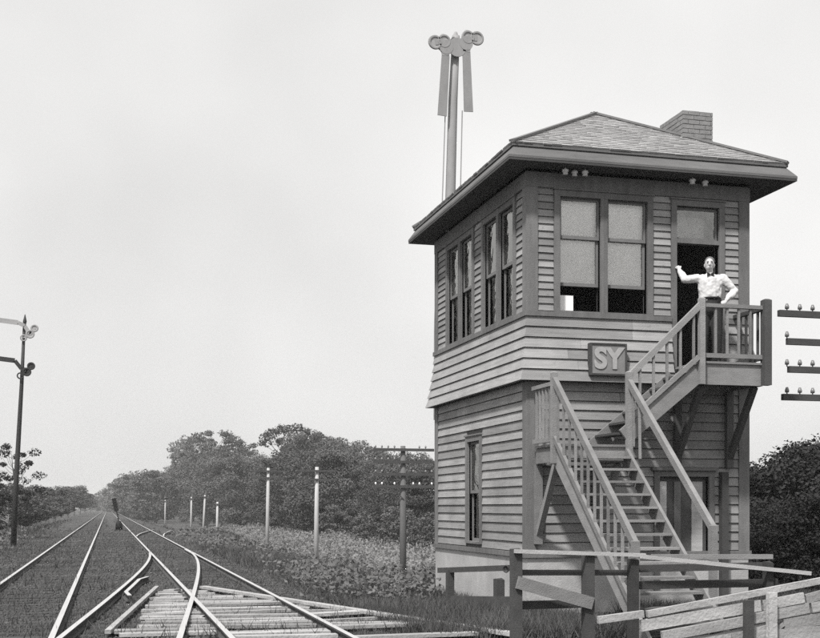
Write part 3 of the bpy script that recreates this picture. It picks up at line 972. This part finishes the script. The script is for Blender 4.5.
    for s_ in (-1, 1):
        k = MB(); k.ball(P(-.011 + s_ * .033, -.106, 1.657), .0085, 8, 6, (1.3, .7, .7)); k.build('eye', 'black', root, True)
        k = MB(); k.bar(P(-.011 + s_ * .015, -.112, 1.678), P(-.011 + s_ * .05, -.103, 1.680), .008, .008); k.build('eyebrow', 'hair', root)
    k = MB(); k.tube([P(.155 * math.cos(a), .155 * math.sin(a) * .98, 1.085) for a in np.linspace(0, 6.2832, 25)], .020, 6); k.build('belt', 'black', root)
    root.rotation_euler = (0, 0, R(-25))
    return root
person()

# ------------------------------------------------------------------ fences by the tower
def fence_root(label, loc): return thing('rail_fence', loc, label, 'fence', 'fences around the foot of the stairs')
def fpost(root, x, y, z1, s=.12, m='fence_dark', z0=-.25, nm='post'):
    mb = MB(); mb.hex8([(x - s / 2, y - s / 2, z0), (x + s / 2, y - s / 2, z0), (x + s / 2, y + s / 2, z0), (x - s / 2, y + s / 2, z0), (x - s / 2 + .01, y - s / 2, z1), (x + s / 2, y - s / 2, z1 - .015), (x + s / 2, y + s / 2, z1 + .01), (x - s / 2, y + s / 2, z1)])
    return mb.build(nm, m, root)
def fbar(root, p, q, w, h, m, nm='rail'):
    mb = MB(); mb.bar(p, q, w, h); return mb.build(nm, m, root)
f1 = fence_root('low dark post and rail fence along the tower foundation', (6.0, 19.5, 0))
p1, p2, p3 = at(450, 20.6), at(499, 18.9), at(516, 18.0)
fpost(f1, p1.x, p1.y, zof(569, 20.6)); fpost(f1, p2.x, p2.y, zof(579, 18.9), .14)
a, b = at(440, 21.0, zof(571, 20.8)), at(508, 18.75, zof(568, 18.75))
fbar(f1, a, b, .10, .09, 'fence_dark')
fbar(f1, at(452, 20.4, zof(602, 20.4)), at(514, 18.15, zof(603, 18.2)), .06, .20, 'fence_dark')
mb = MB(); mb.ring(at(506, 18.72, zof(569, 18.7)), (1, 1, 0), .05, .012); mb.build('iron_loop', 'iron', f1, True)

D2 = 14.0
f2 = fence_root('post and rail fence crossing in front of the lower stair flight', (7.0, 13.6, 0))
FY = 13.62
def fx(px):                       # x on the fence line for a photo column
    a_ = math.atan((px - 410) / F) + YAW
    return FY * math.tan(a_)
def fd(px): x = fx(px); return x * sn + FY * cs
def fp(px, py, o=0.0): return Vector((fx(px), FY + o, zof(py, fd(px))))
for px_, py_, s_ in ((516, 549, .12), (588, 551, .125), (633, 559, .11), (768, 562, .10)):
    fpost(f2, fx(px_), FY, zof(py_, fd(px_)), s_, 'stair_dark' if px_ == 588 else 'fence_dark')
fbar(f2, fp(512, 551, -.09), fp(642, 555, -.09), .045, .045, 'fence_pale')
fbar(f2, fp(636, 556, -.10), fp(806, 573, -.10), .045, .05, 'fence_pale')
fbar(f2, fp(655, 557, .09), fp(776, 557, .09), .05, .06, 'stair_wood')
fbar(f2, fp(520, 573, .08), fp(640, 573, .08), .04, .07, 'fence_dark')
fbar(f2, fp(515, 582, -.08), fp(590, 603, -.08), .04, .15, 'stair_wood')
fbar(f2, fp(520, 606, .08), fp(592, 604, .08), .05, .10, 'fence_dark')
fbar(f2, fp(640, 569, .07), fp(772, 566, .07), .05, .09, 'fence_dark')
fbar(f2, fp(630, 586, .07), fp(780, 583, .07), .05, .10, 'fence_dark')

# bleached plank barrier at the lower right
pb_ = thing('plank_barrier', (7.0, 11.6, 0), 'low bleached plank barrier with sloping top at the lower right', 'barrier')
PY = 11.9
def bx_(px): return PY * math.tan(math.atan((px - 410) / F) + YAW)
def bd_(px): return bx_(px) * sn + PY * cs
def bp_(px, py, o=0.0): return Vector((bx_(px), PY + o, zof(py, bd_(px))))
rows_ = [((596, 622), (826, 581), .10), ((640, 626), (830, 594), .13), ((660, 637), (830, 605), .12), ((690, 646), (830, 617), .14), ((600, 650), (830, 630), .15), ((600, 668), (830, 648), .17)]
for i, (a, b, h) in enumerate(rows_):
    A1, B1 = bp_(*a, .02 * (i % 2)), bp_(*b, .02 * (i % 2))
    cuts = [0.0] + sorted(random.uniform(.15, .9) for _ in range(2 if i else 1)) + [1.0]
    for c0_, c1_ in zip(cuts[:-1], cuts[1:]):
        jz = lambda: Vector((0, random.uniform(-.015, .015), random.uniform(-.018, .018)))
        mb = MB(); mb.bar(A1.lerp(B1, c0_ + .008) + jz(), A1.lerp(B1, c1_ - .008) + jz(), .05, h * random.uniform(.7, .98)); mb.build('plank', 'bleached', pb_)
for px_, py_ in ((745, 600), (768, 592)):
    mb = MB(); x = bx_(px_); z = zof(py_, bd_(px_)); mb.box(x - .05, x + .05, PY - .11, PY - .04, -.2, z); mb.build('post', 'bleached' if px_ == 768 else 'fence_dark', pb_)

# plank crossing over the right track
pc_ = thing('plank_crossing', (2.4, 19.5, 0), 'bleached loose planks of a foot crossing laid over the right track', 'crossing')
ER = (at(203, 24.3), at(385, 18.1)); EL = (at(157, 24.3), at(128, 18.3))
def on(E, y): return E[0].x + (E[1].x - E[0].x) * (y - E[0].y) / (E[1].y - E[0].y)
for E, w_ in ((ER, .15), (EL, .08)):
    p_, q_ = E[0].copy(), E[1] + (E[1] - E[0]) * .45
    mb = MB(); mb.bar((p_.x, p_.y, .10), (q_.x, q_.y, .09), w_, .05); mb.build('edge_plank', 'bleached', pc_)
for y in np.arange(14.9, 24.4, 0.36):
    x0 = on(EL, y) + random.uniform(.05, .35)
    x1 = on(ER, y) - random.uniform(.05, .35)
    if x1 - x0 < .3: continue
    cuts = [x0] + [c for c in (XR_A, XR_B) if x0 + .2 < c < x1 - .2] + [x1]
    for a, b in zip(cuts[:-1], cuts[1:]):
        a2 = a + (.07 if a != x0 else 0); b2 = b - (.07 if b != x1 else 0)
        if b2 - a2 < .15 or random.random() < .30: continue
        w_ = random.uniform(.10, .27)
        zz = .045 + random.uniform(0, .03)
        mb = MB(); mb.bar((a2, y + random.uniform(-.2, .2), zz), (b2, y + random.uniform(-.2, .2), zz + random.uniform(-.015, .02)), w_, .045)
        mb.build('plank', 'bleached', pc_)

# ------------------------------------------------------------------ semaphore behind the tower
MP = at(447.5, 25.4)
sem = thing('semaphore_signal', (MP.x, MP.y, -.4), 'tall two-bladed semaphore mast rising behind the tower roof', 'signal')
MR = Vector((cs, -sn, 0)); MN = Vector((-sn, -cs, 0))       # screen-right and towards the viewer
SEMX = Vector((1, 0, 0)); SEMN = Vector((0, -1, 0))
D = 25.4; S = D / F
def sp(px, py, o=0.0):
    """point in the signal's own plane at the mast"""
    x = MP.x + (px - 447.5) * S / cs
    return Vector((x, MP.y - o, zof(py, D + (px - 447.5) * S * sn)))
mb = MB(); mb.tube([sp(443, 620), sp(449, 250), sp(453, 100), sp(456, 36)], [.13, .115, .10, .085], 12); mb.build('mast', 'iron_grey', sem, True)
for sgn_, (pvx, pvy), (ex, ey), (bx2, by2) in ((-1, (444, 50), (433, 45), (440, 118)), (1, (464, 46), (475, 41), (466.5, 114))):
    pv = sp(pvx, pvy, .16)
    tip = sp(bx2, by2, .16)
    ax = (tip - pv).normalized(); sd = Vector((0, 1, 0)).cross(ax).normalized()
    mb = MB()
    st = pv + ax * .18
    mb.hex8([st - sd * .085 + SEMN * .012, st + sd * .085 + SEMN * .012, st + sd * .085 - SEMN * .012, st - sd * .085 - SEMN * .012,
             tip - sd * .1 + SEMN * .012, tip + sd * .1 + SEMN * .012, tip + sd * .1 - SEMN * .012, tip - sd * .1 - SEMN * .012])
    bl = mb.build('blade', 'blade_grey', sem)
    mb = MB()                                        # spectacle casting: two rings and web
    r1, r2 = sp(ex, ey, .16), sp(ex + (-sgn_) * 9, ey - 1, .16)
    mb.ring(r1, (0, 1, 0), .125, .03, 20, 6); mb.ring(r2, (0, 1, 0), .12, .03, 20, 6)
    mb.bar(r2, st, .03, .16, up=(1, 0, 0)); mb.bar(r1, r2, .03, .12)
    mb.disc(pv, (0, 1, 0), .15, .04)
    spc = mb.build('spectacle', 'iron_grey', sem)
    for rr in (r1, r2):
        mb = MB(); mb.disc(rr, (0, 1, 0), .115, .012); mb.build('lens', 'lens', spc)
    # lamp behind the casting and its bracket
    mb = MB(); lp = r2 + Vector((0, .02, 0)); mb.tube([lp + Vector((0, .10, -.12)), lp + Vector((0, .10, .12)), lp + Vector((0, .10, .19))], [.09, .09, .04], 12); mb.build('lamp', 'iron_grey', sem, True)
    mb = MB(); mb.bar(sp(455, 44, .02), pv + Vector((0, .03, 0)), .06, .08); mb.build('bracket', 'iron_grey', sem)
    mb = MB()
    if sgn_ < 0: mb.tube([sp(444, 112, .1), sp(441, 200, .1), sp(440, 260, .1)], .012, 6)
    else: mb.tube([sp(461, 112, .1), sp(459, 200, .1), sp(458, 260, .1)], .012, 6)
    mb.build('operating_rod', 'iron_grey', sem)
mb = MB(); mb.tube([sp(437, 248, .0) + Vector((0, 0, 0)), sp(434.5, 330), sp(434.0, 420)], .014, 6); mb.build('operating_rod', 'iron_grey', sem)
mb = MB(); mb.tube([sp(455, 40, 0), sp(456, 32, 0)], [.09, .03], 10); mb.build('finial', 'iron_grey', sem, True)
mb = MB(); c_ = sp(455, 50, .16); mb.disc(c_, (0, 1, 0), .2, .03); mb.build('bearing_plate', 'iron_grey', sem)

# ------------------------------------------------------------------ home signal left of the tracks
DH = 51.0
H0 = at(14, DH); SH = DH / F
hs = thing('semaphore_signal', (H0.x, H0.y, -.3), 'slim dark signal post with two arms left of the tracks', 'signal')
def hp(px, py, o=0.0):
    return Vector((H0.x + (px - 14) * SH / cs, H0.y - o, zof(py, DH)))
mb = MB(); mb.tube([hp(13, 560), hp(16, 480), hp(21, 385), hp(23.5, 325)], [.13, .11, .085, .06], 10); mb.build('post', 'iron', hs, True)
mb = MB(); mb.tube([hp(23.5, 326), hp(24, 321), hp(24.2, 314)], [.05, .08, .015], 8); mb.build('finial', 'iron', hs, True)
for (ax_, ay, pale) in ((22, 369, 0), (25, 331, 1)):
    m = 'iron' if not pale else 'lens'
    pv = hp(ax_ - 1, ay + (0 if not pale else -5), .15)
    mb = MB(); mb.bar(pv, hp(ax_ - 7, ay - 8, .15), .03, .16); mb.bar(hp(ax_ - 7, ay - 8, .15), hp(ax_ - 26, ay - 10, .15), .03, .20); mb.build('arm', m, hs)
    mb = MB(); c1, c2, c3 = hp(ax_ - 2, ay + 7, .15), hp(ax_ + 4, ay + 3, .15), hp(ax_ + 8, ay - 3, .15)
    mb.ring(c1, (0, 1, 0), .12, .03, 16, 6); mb.ring(c2, (0, 1, 0), .15, .04, 16, 6); mb.ring(c3, (0, 1, 0), .13, .04, 16, 6)
    mb.bar(pv, c2, .03, .16); mb.bar(c1, c2, .03, .06); mb.bar(c2, c3, .03, .12)
    sp_ = mb.build('spectacle', m, hs)
    mb = MB(); mb.disc(c2, (0, 1, 0), .14, .012); mb.disc(c3, (0, 1, 0), .12, .012); mb.build('lens', 'lens' if pale else 'iron', sp_)
    mb = MB(); mb.tube([c2 + Vector((-.1, .15, -.12)), c2 + Vector((-.1, .15, .12)), c2 + Vector((-.1, .15, .2))], [.09, .09, .04], 10); mb.build('lamp', m, hs, True)

# switch stand between the far tracks
DS = 88.0
S0 = at(119, DS, .0)
sw = thing('switch_stand', (S0.x, S0.y, 0), 'small dark switch stand with leaning target between the distant tracks', 'switch stand')
mb = MB(); mb.box(S0.x - .3, S0.x + .3, S0.y - .3, S0.y + .3, -.05, .12); mb.build('base', 'iron', sw)
mb = MB(); mb.tube([(S0.x, S0.y, .1), (S0.x, S0.y, .55), (S0.x, S0.y, .75)], [.26, .24, .12], 10); mb.build('housing', 'black', sw, True)
mb = MB(); mb.tube([(S0.x, S0.y, .7), (S0.x - .36, S0.y, 2.3)], .05, 8); mb.build('spindle', 'iron', sw)
mb = MB(); mb.bar((S0.x - .17, S0.y - .06, 1.45), (S0.x - .37, S0.y - .06, 2.4), .30, .03, up=(0, 1, 0)); mb.build('target', 'black', sw)

# ------------------------------------------------------------------ telegraph poles
def pole(px, d, top, base_z, n_arms, mat_, label, half=1.35, arm_top=None, sp_=0.53, lean=0.0, pins=10, detail=True):
    c = at(px, d)
    zt = zof(top, d)
    r = thing('telegraph_pole', (c.x, c.y, base_z - .1), label, 'telegraph pole', 'line of telegraph poles right of the tracks')
    mb = MB(); mb.tube([(c.x, c.y, base_z - .4), (c.x + lean * .5, c.y, (base_z + zt) / 2), (c.x + lean, c.y, zt)], [.16, .14, .11], 10); mb.build('pole', mat_, r, True)
    za = (zof(arm_top, d) if arm_top else zt - .25)
    for i in range(n_arms):
        z = za - i * sp_
        j_ = (.08, -.1, -.13, .0)[i % 4] if px > 800 else 0.0
        mb = MB(); mb.bar((c.x - half - j_, c.y - .15, z), (c.x + half + j_, c.y - .15, z), .09, .12); ar = mb.build('crossarm', 'arm', r)
        if not detail: continue
        for k in range(pins):
            x = c.x - half + .1 + (2 * half - .2) * k / (pins - 1)
            if abs(x - c.x) < .15: continue
            if random.random() < .2: continue
            mb = MB(); mb.tube([(x, c.y - .15, z + .05), (x, c.y - .15, z + .10)], .014, 6)
            mb.tube([(x, c.y - .15, z + .09), (x, c.y - .15, z + .13), (x, c.y - .15, z + .19)], [.038, .042, .022], 8)
            mb.build('insulator', 'porcelain' if (i == 3 and px == 403) else 'glass_insul', ar, True)
    if detail:
        mb = MB(); mb.bar((c.x - .6, c.y - .19, za - (n_arms - 1) * sp_), (c.x, c.y - .14, za - (n_arms - 1) * sp_ - .55), .03, .04); mb.build('brace', 'arm', r)
    return r
pole(403, 52, 446, -2.1, 4, 'pole_dark', 'dark telegraph pole with four crossarms just left of the tower', arm_top=450)
pole(852, 23.4, 300, -1.9, 4, 'pole_dark', 'telegraph pole with four crossarms at the right edge of the photo', arm_top=318, half=1.62, pins=12)
pole(316, 74, 467, -2.0, 2, 'pole_pale', 'pale telegraph pole in the middle of the grassy slope', lean=.06, detail=False, half=1.2)
pole(267, 94, 468, -2.0, 2, 'pole_pale', 'pale telegraph pole second from the tower among the pale ones', lean=.1, detail=False, half=1.3)
for px_, d_, top_, lab in ((217, 135, 502, 'short pale telegraph pole before the tall airy tree'), (203, 154, 495, 'pale leaning telegraph pole under the tall airy tree'), (191, 172, 497, 'distant telegraph pole left of the leaning pale pole'), (165, 234, 500, 'farthest telegraph pole near the bend of the wood')):
    pole(px_, d_, top_, float(terrain(at(px_, d_).x, at(px_, d_).y)), 1, 'pole_pale', lab, lean=.25 if px_ == 203 else .05, detail=False, half=1.3)

# ------------------------------------------------------------------ trees
def leaf_quads(c, size, nrm):
    """diamond-ish leaf quads at centres c with normals nrm"""
    n = len(c)
    a = np.cross(nrm, rng.normal(size=(n, 3))); a /= np.linalg.norm(a, axis=1, keepdims=True) + 1e-9
    b = np.cross(nrm, a)
    s = size[:, None]
    bend = nrm * s * 0.25
    v = np.stack([c - a * s + bend, c - b * s * .6, c + a * s + bend, c + b * s * .6], 1).reshape(-1, 3)
    f = np.arange(n * 4).reshape(-1, 4)
    return v, f

def tree_meshes(name, seed, bark, leaf, base=0.25, rad=0.33, clumps=46, per=120, lsize=.016, airy=0.0, top_bias=0.0, tr=.022, cl_r=.075):
    """unit-height tree: (trunk mesh, crown mesh)"""
    rs = np.random.default_rng(seed)
    rnd = random.Random(seed)
    mb = MB()
    pts, x, y = [], 0., 0.
    for i in range(8):
        z = i / 7 * .86
        pts.append((x, y, z - (0.03 if i == 0 else 0))); x += rs.normal() * .012; y += rs.normal() * .012
    mb.tube(pts, [tr * (1 - .85 * i / 7) * (1.35 if i == 0 else 1) for i in range(8)], 8)
    cc = []
    tries = 0
    while len(cc) < clumps and tries < 5000:
        tries += 1
        t = rs.uniform(0, 1) ** (1 - top_bias * .5)
        z = base + t * (.97 - base)
        w = rad * (math.sin(math.pi * (0.12 + .80 * t)) ** .65)
        th = rs.uniform(0, 2 * math.pi); rr = w * (rs.uniform(.15, 1) ** .5)
        p = np.array([math.cos(th) * rr, math.sin(th) * rr, z])
        if airy and any(np.linalg.norm(p - q) < airy for q in cc): continue
        cc.append(p)
    allv, alln, alls = [], [], []
    for p in cc:
        zt = max(base * .6, p[2] - rs.uniform(.10, .28))
        i = min(int(zt / .86 * 7), 6)
        q = np.array(pts[i]); q[2] = zt
        mid = (q + p) / 2 + np.array([0, 0, -.02]) + rs.normal(size=3) * .015
        r0 = tr * .42 * (1 - .6 * zt)
        mb.tube([tuple(q), tuple(mid), tuple(p)], [r0, r0 * .6, r0 * .2], 5, False)
        k = int(per * rs.uniform(.6, 1.4))
        R_ = cl_r * rs.uniform(.65, 1.35)
        d = rs.normal(size=(k, 3)); d /= np.linalg.norm(d, axis=1, keepdims=True)
        rr = R_ * rs.uniform(.25, 1.0, k) ** .6
        pos = p + d * rr[:, None] * np.array([1.25, 1.25, .72])
        nn = d * .6 + rs.normal(size=(k, 3)) * .55 + np.array([0, 0, .45])
        nn /= np.linalg.norm(nn, axis=1, keepdims=True)
        allv.append(pos); alln.append(nn); alls.append(lsize * rs.uniform(.6, 1.4, k))
    v, f = leaf_quads(np.concatenate(allv), np.concatenate(alls), np.concatenate(alln))
    return mb.mesh('trunk', bark), np_mesh('crown', v, f, leaf)

T = {
    'broad': [tree_meshes('broad', 10 + i, 'bark', 'leaf', base=.12, rad=.36, clumps=64, per=230, lsize=.0105, airy=.055, cl_r=.085) for i in range(4)],
    'airy': [tree_meshes('airy', 30 + i, 'bark', 'leaf', base=.45, rad=.40, clumps=44, per=90, lsize=.013, airy=.06, top_bias=.6, cl_r=.055, tr=.017) for i in range(2)],
    'scrub': [tree_meshes('scrub', 50 + i, 'bark_pale', 'leaf', base=.30, rad=.34, clumps=46, per=110, lsize=.019, cl_r=.08, tr=.013) for i in range(3)],
    'dark': [tree_meshes('dark', 70 + i, 'bark', 'leaf_dark', base=.03, rad=.42, clumps=110, per=260, lsize=.010, cl_r=.09) for i in range(2)],
    'near': [tree_meshes('near', 90, 'bark', 'leaf_dark', base=.35, rad=.30, clumps=30, per=110, lsize=.011, airy=.05, cl_r=.05, tr=.014)],
    'pale': [tree_meshes('pale', 95 + i, 'bark', 'leaf_pale', base=.06, rad=.40, clumps=50, per=90, lsize=.022, cl_r=.09) for i in range(2)],
}
tcount = 0
def tree(kind, px, d, top, label, cat='tree', group=None, wide=1.0, name=None, base=None):
    global tcount
    c = at(px, d)
    gz = float(terrain(c.x, c.y)) if base is None else base
    H = max(zof(top, d) - gz, 1.0)
    var = T[kind][tcount % len(T[kind])]; tcount += 1
    r = thing(name or 'tree', (c.x, c.y, gz - .05), label, cat, group)
    r.scale = (H * wide, H * wide, H)
    r.rotation_euler = (0, 0, random.uniform(0, 6.28))
    for nm, me in zip(('trunk', 'crown'), var):
        link(bpy.data.objects.new(nm, me), r)
    return r
ORD = ['first', 'second', 'third', 'fourth', 'fifth', 'sixth', 'seventh', 'eighth', 'ninth', 'tenth', 'eleventh', 'twelfth', 'thirteenth', 'fourteenth', 'fifteenth', 'sixteenth', 'seventeenth', 'eighteenth', 'nineteenth', 'twentieth', 'twenty-first', 'twenty-second', 'twenty-third', 'twenty-fourth', 'twenty-fifth', 'twenty-sixth', 'twenty-seventh', 'twenty-eighth']
G_R = 'wood right of the tracks'
def dfor(px, X):                 # depth where a line of sight meets the wood edge at x = X
    return X / (sn - cs * (410 - px) / F)
# front row of the wood, along x about 24
prof = [(436, 457), (420, 468), (404, 462), (388, 466), (372, 458), (356, 460), (340, 452), (326, 452), (312, 448), (298, 455), (284, 450), (270, 462), (256, 466), (243, 456), (230, 458), (217, 456), (204, 458), (192, 462), (181, 466), (171, 470), (161, 474), (152, 476)]
for i, (px_, top_) in enumerate(prof):
    X = 25 + random.uniform(-2, 3)
    tree('broad', px_, dfor(px_, X), top_ + random.uniform(-2, 3), 'leafy tree in the front edge of the wood, %s from the tower' % ORD[i], group=G_R, wide=random.uniform(.9, 1.15) * (1.15 if px_ < 230 else 1.0))
# rear row
prof2 = [(428, 456), (410, 452), (395, 455), (378, 449), (362, 447), (346, 441), (331, 437), (318, 436), (304, 434), (268, 455), (255, 462), (236, 449), (212, 448), (190, 452)]
for i, (px_, top_) in enumerate(prof2):
    X = 33 + random.uniform(-2, 4)
    tree('broad', px_, dfor(px_, X), top_ + random.uniform(-1, 2), 'taller tree standing behind the wood edge, %s from the tower' % ORD[i], group=G_R, wide=random.uniform(.85, 1.1))
tree('airy', 214, dfor(214, 27), 430, 'tallest tree with open crown above the short pale telegraph poles', group=G_R, wide=1.0)
tree('airy', 190, dfor(190, 30), 436, 'left shoulder tree of the tall open-crowned pair in the wood', group=G_R, wide=.85)
tree('airy', 238, dfor(238, 30), 437, 'right shoulder tree beside the tallest open-crowned tree', group=G_R, wide=.8)
tree('airy', 291, dfor(291, 30), 424, 'open-topped tree rising highest above the pale telegraph poles', group=G_R, wide=.9)
tree('broad', 308, dfor(308, 31), 432, 'round-topped tree just right of the highest open-topped tree', group=G_R, wide=.8)
tree('pale', 130, 360, 474, 'pale far tree where the wood bends towards the track', group=G_R, wide=1.0)
for i, (px_, d_, top_) in enumerate(((141, 400, 471), (122, 460, 478), (114, 540, 484), (147, 330, 474), (135, 420, 476), (156, 300, 470))):
    tree('pale', px_, d_, top_, 'hazy far tree closing the right side of the track, %s of them' % ORD[i], group=G_R, wide=1.2)
for i, (px_, d_, top_) in enumerate(((86, 720, 499), (107, 800, 497), (116, 760, 494), (102, 900, 500), (91, 840, 499))):
    tree('pale', px_, d_, top_, 'faint far-off tree across the end of the tracks, %s of them' % ORD[i], group='far trees at the end of the tracks', wide=1.6)
tree('pale', 97, 620, 493, 'lone rounded clump of trees at the end of the tracks', wide=.8)
# bushy undergrowth trees along the foot of the wood
for i, px_ in enumerate((425, 396, 365, 335, 308, 280, 252, 228, 205, 184, 166)):
    X = 22.5 + random.uniform(-.8, .8)
    tree('pale', px_, dfor(px_, X), 508 + random.uniform(-6, 4), 'low bush at the foot of the wood, %s from the tower' % ORD[i], 'bush', 'bushes along the wood edge', 1.0, 'bush')
# left scrub
G_L = 'scrubby trees left of the tracks'
k = 0
for i, (px_, d_, top_) in enumerate(((2, 88, 486), (12, 100, 490), (22, 112, 487), (31, 125, 489), (40, 140, 487), (48, 160, 490), (55, 180, 489), (62, 205, 487), (68, 235, 488), (74, 270, 490), (80, 310, 487), (85, 380, 494), (90, 470, 497), (6, 76, 496), (18, 90, 499), (28, 104, 500), (37, 116, 499), (46, 135, 501), (54, 155, 500), (61, 175, 502), (68, 205, 503), (-14, 80, 484), (-30, 70, 482))):
    tree('scrub', px_, d_, top_ - 2 + random.uniform(-2, 2), 'thin-stemmed scrub tree left of the tracks, %s in the %s' % (ORD[i if i < 13 else i - 13], 'back row' if i < 13 else 'front row'), group=G_L, wide=random.uniform(1.2, 1.7))
tree('near', 18, 66, 440, 'darker small tree behind the left signal post', wide=1.0)
# dark trees beyond the tower, right: their shade is put into the leaf colour
for i, (px_, d_, top_) in enumerate(((757, 38, 468), (778, 33, 449), (799, 36, 461), (816, 33, 446), (842, 36, 440), (766, 30, 500), (789, 28.5, 507), (812, 29, 494), (836, 28, 488), (742, 44, 470))):
    tree('dark', px_, d_, top_, ('dense dark tree right of the tower, %s of the tall row' % ORD[i]) if i < 5 or i == 9 else ('low dark bush right of the tower, %s of the low row' % ORD[i - 5]), 'tree' if i < 5 or i == 9 else 'bush', 'dark thicket right of the tower', 1.15, 'tree' if i < 5 or i == 9 else 'bush')

# ------------------------------------------------------------------ grass and weeds
def grass_obj(name, n, zone, hmin, hmax, wid, material, label, d0=15.5, d1=170.0, blades=3, dens=None):
    px = rng.uniform(-160, 980, n)
    d = 1.0 / rng.uniform(1 / d1, 1 / d0, n)
    lat = (px - 410) / F * d
    x, y = lat * cs + d * sn, d * cs - lat * sn
    keep = zone(x, y, d)
    x, y, d = x[keep], y[keep], d[keep]
    n = len(x)
    z = terrain(x, y)
    patch = 0.55 + 0.45 * np.clip(wob(x * .8 + 3, y * .8) + .4, 0, 1.6)
    V_, tot = [], 0
    for b in range(blades):
        a = rng.uniform(0, 2 * np.pi, n)
        h = rng.uniform(hmin, hmax, n) * patch
        w = wid * (0.5 + d / 32.0) * rng.uniform(.6, 1.4, n)
        ox, oy = rng.normal(size=n) * .04, rng.normal(size=n) * .04
        lean_ = rng.normal(size=(n, 2)) * .45 * h[:, None]
        p0 = np.stack([x + ox - np.cos(a) * w, y + oy - np.sin(a) * w, z - .02], 1)
        p1 = np.stack([x + ox + np.cos(a) * w, y + oy + np.sin(a) * w, z - .02], 1)
        p2 = np.stack([x + ox + lean_[:, 0], y + oy + lean_[:, 1], z + h], 1)
        V_.append(np.stack([p0, p1, p2], 1).reshape(-1, 3))
    vv = np.concatenate(V_)
    ff = np.arange(len(vv)).reshape(-1, 3)
    o = link(bpy.data.objects.new(name, np_mesh(name, vv, ff, material)))
    return tag(o, label, 'grass', kind='stuff')
def zone_grass(x, y, d):
    on_track = (x > -3.1) & (x < 4.1)
    sparse = rng.uniform(size=len(x)) < 0.05
    tow = (x > XL - .1) & (x < XR + .1) & (y > YF - .2) & (y < YB + .2)
    stairs = (x > LX0 - .1) & (x < LX1 + .1) & (y > 13.8) & (y < YF)
    sidz = (y > 66) & (x < 6.5) & (x > 0)
    ok = (~on_track | sparse) & ~tow & ~stairs & ~(sidz & ~sparse)
    return ok
grass_obj('grass', 130000, zone_grass, .07, .34, .010, 'grass', 'rough dark grass covering the slope and verges')
def zone_track(x, y, d):
    return (x > -3.4) & (x < 4.4) & (wob(x * 1.3, y * .6) > .3)
grass_obj('trackside_weeds', 40000, zone_track, .03, .16, .008, 'grass', 'short weeds growing among the ties')

# leafy weeds on the verges
nV = 9000
dv = 1.0 / rng.uniform(1 / 85.0, 1 / 16.0, nV); pv_ = rng.uniform(-100, 520, nV); lv = (pv_ - 410) / F * dv
xv, yv = lv * cs + dv * sn, dv * cs - lv * sn
kp = (((xv > 4.3) & ((yv > 24.5) | (xv < 6.5))) | (xv < -3.2)) & (wob(xv * 1.7, yv * 1.3) > -.1) & (xv < 17)
xv, yv, dv = xv[kp], yv[kp], dv[kp]; nV = len(xv)
hv_ = rng.uniform(.12, .55, nV); zv = terrain(xv, yv)
C_, S_, N_ = [], [], []
for k in range(8):
    C_.append(np.stack([xv + rng.normal(size=nV) * .13, yv + rng.normal(size=nV) * .13, zv + hv_ * rng.uniform(.1, 1, nV)], 1))
    S_.append(rng.uniform(.025, .06, nV) * (0.7 + dv / 45.0))
    nn = rng.normal(size=(nV, 3)) * .7 + np.array([0, -.2, .8]); N_.append(nn / np.linalg.norm(nn, axis=1, keepdims=True))
v_, f_ = leaf_quads(np.concatenate(C_), np.concatenate(S_), np.concatenate(N_))
tag(link(bpy.data.objects.new('leafy_weeds', np_mesh('leafy_weeds', v_, f_, 'weed_low'))), 'low leafy weeds scattered over the grassy verges', 'weeds', kind='stuff')

# pale tall weeds field in front of the wood
nW = 9000
xw = rng.uniform(15.5, 23.5, nW); yw = rng.uniform(48, 170, nW)
hw = rng.uniform(.8, 1.7, nW) * (0.75 + .25 * np.sin(xw * .9 + yw * .23))
zw = terrain(xw, yw)
C_, S_, N_ = [], [], []
for k in range(9):
    f_ = (k + .5) / 9
    C_.append(np.stack([xw + rng.normal(size=nW) * .22, yw + rng.normal(size=nW) * .22, zw + hw * f_], 1))
    S_.append(rng.uniform(.05, .14, nW))
    nn = rng.normal(size=(nW, 3)) + np.array([-.2, -.4, .5]); N_.append(nn / np.linalg.norm(nn, axis=1, keepdims=True))
v_, f_ = leaf_quads(np.concatenate(C_), np.concatenate(S_), np.concatenate(N_))
wd_ = link(bpy.data.objects.new('tall_weeds', np_mesh('tall_weeds', v_, f_, 'weed')))
tag(wd_, 'band of pale tall weeds in front of the wood', 'weeds', kind='stuff')

# ------------------------------------------------------------------ summer haze
hz = MB(); hz.box(-3600, 4800, -480, 7500, -4.5, 26.0)
MATS['haze'] = hm = bpy.data.materials.new('haze')
hm.use_nodes = True
hn = hm.node_tree.nodes; hn.clear()
ho = hn.new('ShaderNodeOutputMaterial'); hv = hn.new('ShaderNodeVolumePrincipled')
hv.inputs['Color'].default_value = (0.93, 0.93, 0.92, 1)
hv.inputs['Density'].default_value = 0.00036
hm.node_tree.links.new(hv.outputs[0], ho.inputs['Volume'])
hzo = hz.build('haze', 'haze')
tag(hzo, 'thin pale summer haze over the whole place', 'haze', kind='stuff')
